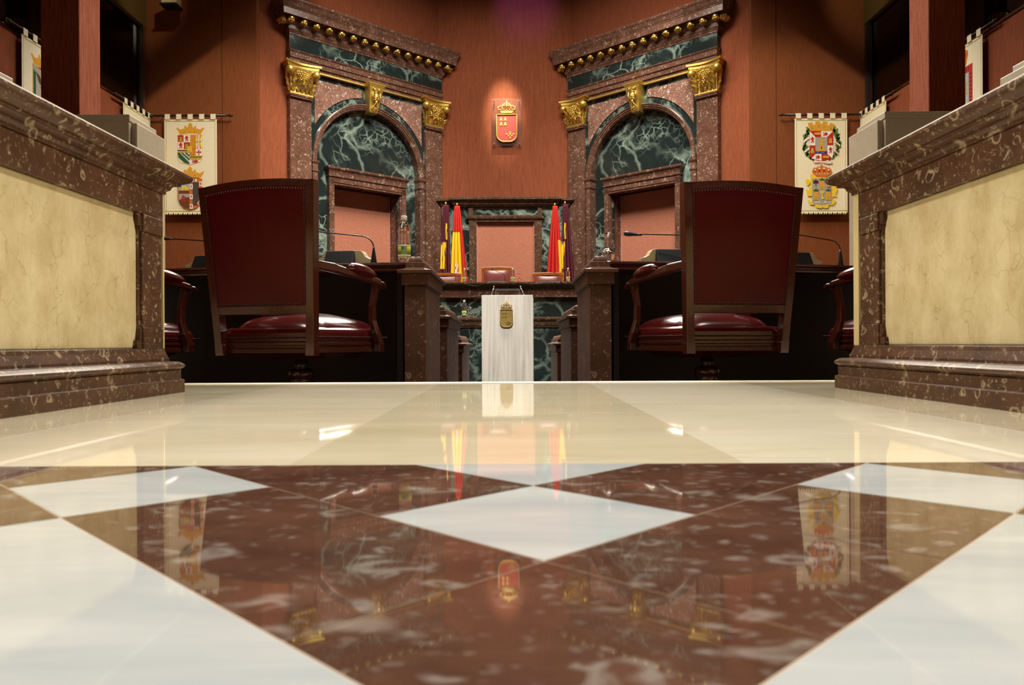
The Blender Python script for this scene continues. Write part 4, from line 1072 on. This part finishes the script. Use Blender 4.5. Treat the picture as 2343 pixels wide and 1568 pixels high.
# ================================================================== BANNERS
K = .857 / 680.
class Print:
    """flat print: polygons in crop pixels, stacked by a hair"""
    def __init__(s, x0, y0, flip=False): s.m = MB(); s.x0 = x0; s.y0 = y0; s.k = 0
    def P(s, x, y): return ((x - s.x0) * K, (s.y0 - y) * K)
    def poly(s, col, pts):
        s.m.mat('c_' + col); y = -.004 - .0004 * s.k; s.k += 1
        q = [s.P(*p) for p in pts]; s.m.add([(a, y, b) for a, b in q], [tuple(range(len(q)))]); return s
    def rect(s, col, x0, y0, x1, y1): return s.poly(col, [(x0, y0), (x1, y0), (x1, y1), (x0, y1)])
    def same(s, col, polys):
        s.m.mat('c_' + col); y = -.004 - .0004 * s.k; s.k += 1
        for pts in polys:
            q = [s.P(*p) for p in pts]; s.m.add([(a, y, b) for a, b in q], [tuple(range(len(q)))])
        return s
    def disc(s, col, x, y, rx, ry=None, n=14):
        ry = ry or rx; return s.poly(col, [(x + rx * math.cos(2 * PI * i / n), y + ry * math.sin(2 * PI * i / n)) for i in range(n)])
    def build(s, name, parent): return s.m.build(name, parent, fix=False)
def coronet(p, cx, by, w=135, h=158, col='gold'):
    q = [(-133, 0), (-153, -43), (-181, -83), (-166, -91), (-133, -70), (-120, -66), (-103, -70), (-93, -83), (-80, -70), (-73, -88), (-78, -103), (-63, -120), (-53, -108), (-40, -88), (-26, -103), (-28, -126), (2, -158),
         (32, -126), (27, -103), (42, -88), (55, -108), (67, -120), (80, -103), (74, -88), (84, -70), (94, -83), (107, -70), (122, -66), (137, -70), (170, -91), (185, -83), (157, -43), (134, 0), (82, -10), (0, -16), (-83, -8)]
    p.poly(col, [(cx + x * w / 135, by + y * h / 158) for x, y in q])
    p.same('brown', [[(cx + x - 7, by - 34), (cx + x, by - 40), (cx + x + 7, by - 34), (cx + x, by - 28)] for x in (-70, -5, 62)])
def tower(p, cx, by, w, h, col='yellow', crown=None):
    if crown: p.poly(crown, [(cx - w * .5, by - h * 1.12), (cx - w * .25, by - h), (cx, by - h * 1.2), (cx + w * .25, by - h), (cx + w * .5, by - h * 1.12), (cx + w * .38, by - h * .80), (cx - w * .38, by - h * .80)])
    q = [(-.5, 0), (-.44, -.52), (-.32, -.60), (-.40, -.72), (-.42, -.86), (.42, -.86), (.40, -.72), (.32, -.60), (.44, -.52), (.5, 0)]
    p.poly(col, [(cx + a * w, by + b * h) for a, b in q])
    p.poly('olive', [(cx - w * .13, by - 2), (cx - w * .13, by - h * .30), (cx, by - h * .4), (cx + w * .13, by - h * .30), (cx + w * .13, by - 2)])
LION = [(-.35, .5), (-.15, .15), (-.3, -.05), (-.45, 0), (-.4, -.15), (-.2, -.2), (-.25, -.35), (-.1, -.5), (.15, -.48), (.2, -.3), (.1, -.2), (.35, -.3), (.4, -.15), (.15, -.02), (.3, .2), (.25, .45), (.45, .5), (.1, .5), (.1, .25), (-.05, .2), (-.1, .5)]
def lion(p, cx, cy, w, h, rot=0, col='red'):
    c, s_ = math.cos(rot), math.sin(rot); p.poly(col, [(cx + (a * c - b * s_) * w, cy + (a * s_ + b * c) * h) for a, b in LION])
def text(parent, body, size, loc, key, rotx=PI / 2, roty=0.):
    cu = bpy.data.curves.new('lettering', 'FONT'); cu.body = body; cu.size = size; cu.align_x = 'CENTER'; cu.extrude = .0004
    tmp = bpy.data.objects.new('tmp', cu); C.objects.link(tmp)
    dg = bpy.context.evaluated_depsgraph_get(); me = bpy.data.meshes.new_from_object(tmp.evaluated_get(dg)); bpy.data.objects.remove(tmp)
    me.materials.clear(); me.materials.append(M[key]); o = bpy.data.objects.new('lettering', me); C.objects.link(o); o.parent = parent; o.location = loc
    o.rotation_euler = (rotx, roty, 0); return o
def banner(label, loc, rz, draw, x0, y0, ytop=190, ybot=1415):
    t = thing('heraldic_banner', label, 'banner', loc, rz, 'heraldic banners on the walls')
    top = (y0 - ytop) * K; bot = (y0 - ybot) * K
    m = mb('c_cloth').box(0, .857, -.003, .003, bot, top); cl = m.build('banner_cloth', t)
    b = MB(); b.mat('c_olive')
    a, zt_, zb_ = .026, top - .025, bot + .02
    for x_0, x_1, z_0, z_1 in ((a, .857 - a, zt_ - .012, zt_), (a, a + .006, zb_, zt_), (.857 - a - .006, .857 - a, zb_, zt_), (.0, .857, zb_ + .012, zb_ + .024)): b.box(x_0, x_1, -.0036, -.003, z_0, z_1)
    b.build('printed_border', cl)
    fr = MB(); nf = 44
    for i in range(nf):
        fr.mat(('c_cloth', 'c_olive', 'c_cloth', 'c_black')[i % 4])
        x = .857 * (i + .5) / nf; fr.tube([(x, -.004, bot + .012), (x - .008, -.006, bot - .02)], .008, 5)
    stuff(fr.build('fringe', t))
    for i in range(5):
        xc = .012 + .085 / 2 + i * (.857 - .024 - .085) / 4
        k = mb('c_cloth'); k.box(xc - .0425, xc + .0425, -.018, -.014, top, top + .085).box(xc - .0425, xc + .0425, -.018, .018, top + .08, top + .085).box(xc - .0425, xc + .0425, -.018, .0, top - .004, top + .002); k.build('hanging_loop', t, .002)
    zr = top + .062
    r = mb('iron').tube([(-.16, 0, zr), (1.02, 0, zr)], .018, 10)
    for sx, xe in ((-1, -.16), (1, 1.02)):
        for d_, rad in ((.0, .019), (.035, .018), (.062, .026), (.095, .014)): r.ball((xe + sx * d_, 0, zr), rad, 8)
    for x in (-.05, .91): r.tube([(x, 0, zr), (x, .08, zr)], .006, 6)
    r.build('hanging_rod', t)
    p = Print(x0, y0); e = draw(p, cl); p.build('printed_arms', cl)
    return t
def arms_l(p, cl):
    coronet(p, 478, 388)
    S_ = [(316, 390), (637, 390), (637, 700), (605, 750), (530, 768), (473, 788), (420, 770), (345, 755), (314, 700)]
    p.poly('gold', S_); p.poly('white', [(320, 394), (632, 394), (632, 700), (600, 744), (528, 762), (473, 780), (424, 764), (350, 750), (319, 700)])
    p.same('red', [[(320, 395), (392, 395), (392, 485), (320, 485)], [(395, 487), (475, 487), (475, 575), (395, 575)]])
    tower(p, 356, 482, 44, 72, 'olive'); tower(p, 434, 572, 44, 72, 'olive'); lion(p, 434, 438, 62, 74); lion(p, 356, 528, 62, 74)
    p.rect('yellow', 478, 394, 552, 574); p.same('red', [[(x, 394), (x + 9, 394), (x + 9, 574), (x, 574)] for x in (488, 506, 524, 541)])
    p.same('yellow', [[(556, 394), (575, 394), (594, 484), (575, 574), (556, 574), (576, 484)], [(632, 394), (613, 394), (594, 484), (613, 574), (632, 574), (612, 484)]])
    p.same('red', [[(572, 394), (580, 394), (584, 440), (578, 440)], [(572, 574), (580, 574), (584, 520), (578, 520)], [(608, 394), (616, 394), (606, 440), (602, 440)], [(608, 574), (616, 574), (606, 520), (602, 520)]])
    p.same('black', [[(556, 470), (566, 480), (576, 470), (566, 500)], [(600, 470), (610, 480), (622, 470), (610, 500)]])
    p.rect('yellow', 319, 577, 474, 618); p.rect('black', 319, 590, 474, 604)
    for k in range(4): p.poly('green', [(319, 622 + k * 46 - 26 * (k > 0)), (319 + 14, 622 + k * 46 - 26 * (k > 0)), (470, 770 if k < 1 else 776), (470 - 18 * (k), 770), (430 - 30 * k, 758), (319, 650 + k * 40)]) if k == 0 else None
    for k, (a, b) in enumerate((((319, 622), (470, 776)), ((360, 622), (470, 724)), ((410, 622), (470, 676)), ((319, 672), (415, 760)))):
        p.poly('green', [(a[0], a[1]), (a[0] + 22, a[1]), (b[0], b[1] - 22), (b[0], b[1])])
    p.rect('orange', 476, 578, 549, 656); p.same('yellow', [[(x, y), (x + 10, y), (x + 10, y + 10), (x, y + 10)] for x in (484, 504, 526) for y in (590, 612, 634)])
    p.rect('white', 551, 578, 632, 660); p.same('red', [[(582, 586), (602, 586), (596, 612), (622, 606), (622, 632), (596, 626), (602, 654), (582, 654), (588, 626), (560, 632), (560, 606), (588, 612)]])
    p.rect('yellow', 440, 542, 504, 610); p.same('brown', [[(x, y), (x + 7, y), (x + 7, y + 9), (x, y + 9)] for x in (450, 468, 488) for y in (552, 574, 594)])
    p.rect('yellow', 476, 662, 632, 700); p.rect('black', 476, 674, 632, 688); lion(p, 545, 733, 80, 50, PI / 2)
    # lower arms
    coronet(p, 476, 958)
    p.poly('orange', [(318, 962), (636, 962), (636, 1240), (610, 1300), (560, 1345), (478, 1366), (400, 1345), (350, 1290), (322, 1215)])
    p.rect('sky', 332, 1030, 468, 1115); tower(p, 400, 1114, 60, 70); tower(p, 440, 1114, 40, 50); p.rect('brown', 332, 1116, 468, 1156)
    p.rect('grey', 332, 1158, 470, 1240); p.poly('brown', [(332, 1240), (380, 1215), (470, 1200), (470, 1350), (400, 1335), (352, 1285)]); lion(p, 392, 1215, 70, 80)
    p.rect('slate', 512, 1008, 592, 1306); p.same('black', [[(x, 1010), (x + 4, 1010), (x + 4, 1304), (x, 1304)] for x in (524, 546, 562, 578)])
    p.same('white', [[(x, y), (x + 40, y), (x + 40, y + 62), (x, y + 62)] for x, y in ((474, 1036), (474, 1166), (474, 1292))] + [[(512, 966), (566, 966), (566, 1004), (512, 1004)], [(596, 1000), (634, 1000), (634, 1062), (596, 1062)], [(596, 1120), (634, 1120), (634, 1180), (596, 1180)], [(570, 1280), (600, 1245), (626, 1262), (590, 1312)]])
    for x, y in ((494, 1066), (494, 1196), (494, 1322), (538, 985), (615, 1030), (615, 1150), (596, 1280)): lion(p, x, y, 30, 40)
def leafs(p, pts, col='leaf'):
    q = []
    for x, y, a, l_ in pts:
        c, s_ = math.cos(a), math.sin(a); q.append([(x + (u * c - v * s_) * l_, y + (u * s_ + v * c) * l_) for u, v in ((0, 0), (.3, -.28), (.75, -.2), (1, 0), (.7, .25), (.3, .22))])
    p.same(col, q)
def arms_r(p, cl):
    rr = random.Random(3)
    for sx in (-1, 1):
        L1 = []
        for k in range(30):
            f = k / 29; an = 2.0 * f - .55
            x = 563 + sx * (188 + 26 * math.sin(PI * f)) * math.cos(an * .62); y = 335 + 400 * f
            x = 563 + sx * (158 + 62 * math.sin(PI * (f * .92 + .04)) - 90 * max(0, f - .75) * 2.2)
            for m_ in range(3): L1.append((x + rr.uniform(-16, 16), y + rr.uniform(-10, 10), rr.uniform(-2.4, -.7) if sx > 0 else rr.uniform(-2.4, -.7), rr.uniform(38, 58)))
        leafs(p, L1[::2], 'leaf'); leafs(p, L1[1::2], 'green' if False else 'leaf')
    p.poly('gold', [(410, 340), (386, 246), (400, 232), (412, 240), (424, 232), (446, 228), (452, 262), (470, 264), (486, 258), (480, 228), (492, 216), (546, 218), (546, 250), (576, 250), (578, 218), (640, 222), (644, 236), (632, 266), (668, 268), (674, 240), (690, 240), (735, 262), (704, 345)])
    p.same('olive', [[(x - 12, y), (x - 10, y - 26), (x, y - 34), (x + 12, y - 24), (x + 12, y)] for x, y in ((442, 318), (524, 300), (602, 302), (686, 328))])
    p.poly('red', [(408, 343), (716, 343), (716, 655), (698, 700), (630, 722), (566, 742), (500, 722), (430, 700), (408, 655)])
    p.same('white', [[(410, 346), (482, 422), (482, 530), (410, 530)], [(558, 346), (712, 346), (638, 422), (558, 422)], [(638, 532), (714, 532), (714, 655), (696, 696), (638, 640)], [(560, 640), (488, 640), (434, 700), (502, 718), (562, 732)]])
    p.rect('grey', 484, 425, 638, 606); p.rect('blue', 484, 605, 638, 638); p.same('sky', [[(500, 615), (530, 612), (530, 618), (500, 621)], [(560, 622), (600, 618), (600, 624), (560, 628)]])
    p.poly('gold', [(504, 606), (510, 590), (526, 584), (524, 560), (540, 536), (544, 492), (538, 470), (548, 466), (548, 434), (578, 434), (580, 466), (588, 470), (582, 492), (584, 536), (602, 560), (600, 584), (616, 590), (624, 606)]); p.rect('black', 556, 544, 568, 578)
    lion(p, 445, 458, 60, 78); lion(p, 612, 384, 60, 74, PI / 2); lion(p, 678, 592, 56, 76); lion(p, 512, 682, 56, 72, PI / 2)
    tower(p, 678, 504, 44, 74, 'gold'); tower(p, 442, 634, 42, 78, 'gold'); p.poly('gold', [(470, 366), (550, 362), (550, 398), (470, 392)]); p.poly('gold', [(578, 668), (654, 664), (654, 700), (578, 694)])
    # ribbons
    for pts in ([(322, 470), (398, 412), (408, 440), (346, 486), (338, 510)], [(334, 604), (400, 552), (408, 580), (352, 620), (342, 640)], [(714, 462), (798, 520), (800, 548), (716, 490)], [(718, 562), (776, 634), (778, 662), (720, 596)], [(452, 734), (560, 738), (686, 744), (692, 768), (640, 776), (560, 752), (470, 762)]):
        cx = sum(a for a, b in pts) / len(pts); cy = sum(b for a, b in pts) / len(pts)
        p.poly('red', [(cx + (a - cx) * 1.06, cy + (b - cy) * 1.16) for a, b in pts]); p.poly('white', pts)
    q = lambda x, y: ((x - 218) * K, -.022, (108 - y) * K)
    text(cl, 'MUY NOBLE', .014, q(366, 468), 'c_red', roty=-math.radians(36)); text(cl, 'MUY LEAL', .014, q(374, 600), 'c_red', roty=-math.radians(36))
    text(cl, 'SIEMPRE', .015, q(756, 512), 'c_red', roty=math.radians(36)); text(cl, 'HEROICA', .014, q(748, 618), 'c_red', roty=math.radians(50))
    text(cl, 'CIUDAD DE', .016, q(506, 758), 'c_red'); text(cl, 'CARTAGENA', .016, q(628, 764), 'c_red', roty=math.radians(4))
    # lower arms
    sc = [(-.5, -.42), (-.44, -.55), (-.3, -.56), (-.22, -.46), (.22, -.46)]
    L2 = [(436, 960), (410, 950), (412, 915), (432, 904), (470, 915), (490, 940), (692, 960), (740, 1060), (760, 1075), (765, 1110), (735, 1180), (765, 1190), (740, 1200), (700, 1200), (700, 1240), (735, 1244), (748, 1262), (700, 1310), (655, 1306), (640, 1345), (600, 1350), (562, 1335), (556, 1350), (480, 1342), (470, 1300), (440, 1306), (404, 1300), (376, 1250), (392, 1238), (430, 1270), (434, 1190), (372, 1192), (352, 1110), (372, 1100), (395, 1120), (392, 1080), (415, 1076), (415, 1010), (384, 1056), (362, 1050), (350, 985), (372, 966), (410, 985)]
    p.poly('yellow', L2)
    p.poly('grey', [(435, 962), (692, 962), (692, 1270), (680, 1292), (620, 1300), (566, 1314), (510, 1300), (450, 1292), (435, 1270)])
    p.poly('orange', [(500, 945), (470, 915), (440, 895), (436, 862), (448, 840), (466, 820), (492, 826), (500, 812), (540, 806), (560, 770), (580, 806), (624, 812), (632, 826), (660, 822), (682, 842), (688, 870), (682, 898), (650, 918), (612, 948)])
    p.same('white', [[(462, 850), (476, 836), (488, 850), (476, 862)], [(512, 832), (530, 820), (548, 832), (530, 842)], [(572, 832), (590, 820), (608, 832), (590, 842)], [(634, 850), (650, 836), (664, 850), (650, 862)]])
    p.same('red', [[(452, 866), (476, 862), (492, 872), (478, 888)], [(512, 846), (530, 842), (548, 846), (544, 876), (530, 884), (516, 876)], [(574, 846), (590, 842), (608, 846), (604, 876), (590, 884), (578, 876)], [(632, 870), (650, 862), (672, 868), (652, 888)]])
    p.same('white', [[(x - 6, 900), (x, 888), (x + 6, 900), (x, 912)] for x in (490, 530, 562, 596, 634)])
    tower(p, 563, 1104, 68, 130, 'gold', 'green'); tower(p, 484, 1244, 68, 130, 'gold', 'green'); tower(p, 643, 1244, 68, 130, 'gold', 'green')
    p.same('maroon', [[(474, 968), (486, 968), (486, 990), (512, 986), (512, 1028), (488, 1018), (482, 1084), (474, 1018), (448, 1028), (448, 986), (474, 990)]])
    p.disc('yellow', 562, 1140, 26, 22); p.disc('grey', 562, 1140, 12, 9); p.poly('yellow', [(554, 1158), (570, 1158), (570, 1206), (586, 1206), (586, 1230), (554, 1230)])
    p.rect('yellow', 642, 1032, 656, 1066); p.poly('crimson', [(628, 1066), (672, 1066), (672, 1078), (628, 1078)])
    text(cl, 'ARBI', .047, q(500, 1284), 'c_white'); text(cl, 'BETA', .047, q(632, 1284), 'c_white')
def arms_low(p, cl):
    coronet(p, 478, 470, 105, 150); p.poly('red', [(330, 480), (626, 480), (626, 800), (478, 880), (330, 800)]); tower(p, 478, 780, 120, 220, 'gold')
def arms_bird(p, cl):
    coronet(p, 478, 420, 150, 175)
    p.poly('yellow', [(300, 410), (656, 410), (656, 800), (620, 870), (478, 920), (336, 870), (300, 800)]); p.poly('grey', [(306, 416), (650, 416), (650, 800), (616, 864), (478, 912), (340, 864), (306, 800)])
    p.poly('red', [(380, 420), (430, 412), (526, 412), (576, 420), (540, 436), (478, 442), (416, 436)])
    leafs(p, [(330 + (k % 2) * 6, 500 + k * 13, -1.9 + .6 * (k % 2), 40) for k in range(24)], 'green'); leafs(p, [(622 + (k % 2) * 6, 500 + k * 13, -1.9 + .6 * (k % 2), 40) for k in range(24)], 'green')
    p.poly('eagle', [(478, 470), (500, 480), (506, 500), (492, 498), (500, 540), (560, 530), (600, 470), (590, 540), (550, 590), (508, 600), (500, 640), (508, 700), (490, 700), (482, 650), (468, 650), (466, 700), (448, 700), (458, 640), (420, 610), (444, 596), (400, 570), (352, 480), (410, 500), (450, 550), (462, 520), (462, 486)])
    p.poly('gold', [(430, 760), (440, 700), (520, 700), (530, 760)]); p.poly('gold', [(400, 820), (410, 750), (546, 750), (560, 820)]); p.poly('crimson', [(350, 880), (400, 800), (560, 800), (612, 864), (478, 912)])
    p.poly('blue', [(340, 864), (350, 850), (606, 850), (616, 864), (478, 912)])
def arms_tower(p, cl):
    p.poly('orange', [(400, 400), (380, 340), (360, 300), (366, 260), (400, 240), (440, 240), (478, 200), (516, 240), (556, 240), (590, 260), (596, 300), (580, 340), (560, 400)])
    p.same('red', [[(390, 280), (416, 262), (424, 300), (404, 330)], [(446, 270), (470, 262), (470, 320), (450, 320)], [(488, 262), (512, 270), (508, 320), (488, 320)], [(540, 262), (566, 280), (552, 330), (532, 300)]])
    p.same('white', [[(x - 6, 350), (x, 340), (x + 6, 350), (x, 360)] for x in (420, 450, 480, 510, 540)])
    p.poly('red', [(290, 410), (666, 410), (666, 880), (630, 950), (478, 990), (326, 950), (290, 880)]); p.poly('sky', [(350, 480), (606, 480), (606, 900), (478, 930), (350, 900)])
    p.same('maroon', [[(x, 425), (x + 12, 425), (x + 12, 465), (x, 465)] for x in (330, 370, 400, 440, 470, 520, 560, 600)] + [[(620, y), (652, y), (652, y + 14), (620, y + 14)] for y in range(500, 860, 38)] + [[(304, y), (336, y), (336, y + 14), (304, y + 14)] for y in range(500, 860, 38)])
    p.poly('yellow', [(350, 800), (420, 770), (540, 770), (606, 800), (606, 900), (478, 930), (350, 900)]); tower(p, 478, 800, 110, 250, 'gold', 'olive')
    for sx in (-1, 1): p.disc('gold', 478 + sx * 86, 580, 12); p.rect('gold', 478 + sx * 86 - 4, 590, 478 + sx * 86 + 4, 660); p.disc('gold', 478 + sx * 86, 672, 14)
banner('cream banner with two coloured coats of arms on the left back wall', (-5.668, 12.40, 3.93), 0, arms_l, 142, 120)
banner('cream banner with two coloured coats of arms on the right back wall', (4.64, 12.40, 3.90), 0, arms_r, 218, 108, 180, 1410)
banner('cream banner mostly hidden behind the grey stone block, left side wall', (-5.92, 11.58, 3.95), PI / 2, arms_low, 142, 120)
banner('cream banner with a dark bird emblem, far left by the cloth pillar', (-5.92, 9.18, 4.02), PI / 2, arms_bird, 142, 120)
banner('cream banner mostly hidden behind the grey stone block, right side wall', (5.74, 12.46, 3.93), -PI / 2, arms_low, 142, 120)
banner('cream banner with a red-bordered shield and tower, far right by the cloth pillar', (5.74, 10.08, 3.98), -PI / 2, arms_tower, 142, 120)
# ================================================================== SMALL THINGS IN THE GALLERY AND CEILING
for (x, y, z0, z1, lb) in ((6.55, 10.85, 3.1, 4.72, 'grey cabinet in the right gallery, the left and farther of two'), (6.65, 10.42, 3.1, 4.78, 'grey cabinet in the right gallery, the right and taller of two')):
    t = thing('grey_cabinet', lb, 'cabinet', (x, y, z0), 0, 'grey cabinets in the right gallery')
    M.setdefault('cab', plain('cabinet_grey_green', L(96, 92, 62), .6))
    mb('cab').box(-.085, .085, -.1, .1, 0, z1 - z0 - .03).build('cabinet_body', t, .004); mb('cab').box(-.095, .095, -.11, .11, z1 - z0 - .03, z1 - z0).build('cabinet_lid', t, .004)
t = thing('ceiling_spotlight', 'small metal spotlight housing at the top edge, upper left', 'lamp', (-5.42, 12.1, 5.55))
k = mb('shell').box(-.12, .12, -.08, .12, .03, .22); k.build('housing', t, .01); mb('blackg').box(-.135, .135, -.10, .14, .0, .03).build('frame', t, .004)
mb('blackg').box(-.01, .01, .15, .4, .10, .12).build('bracket', t)
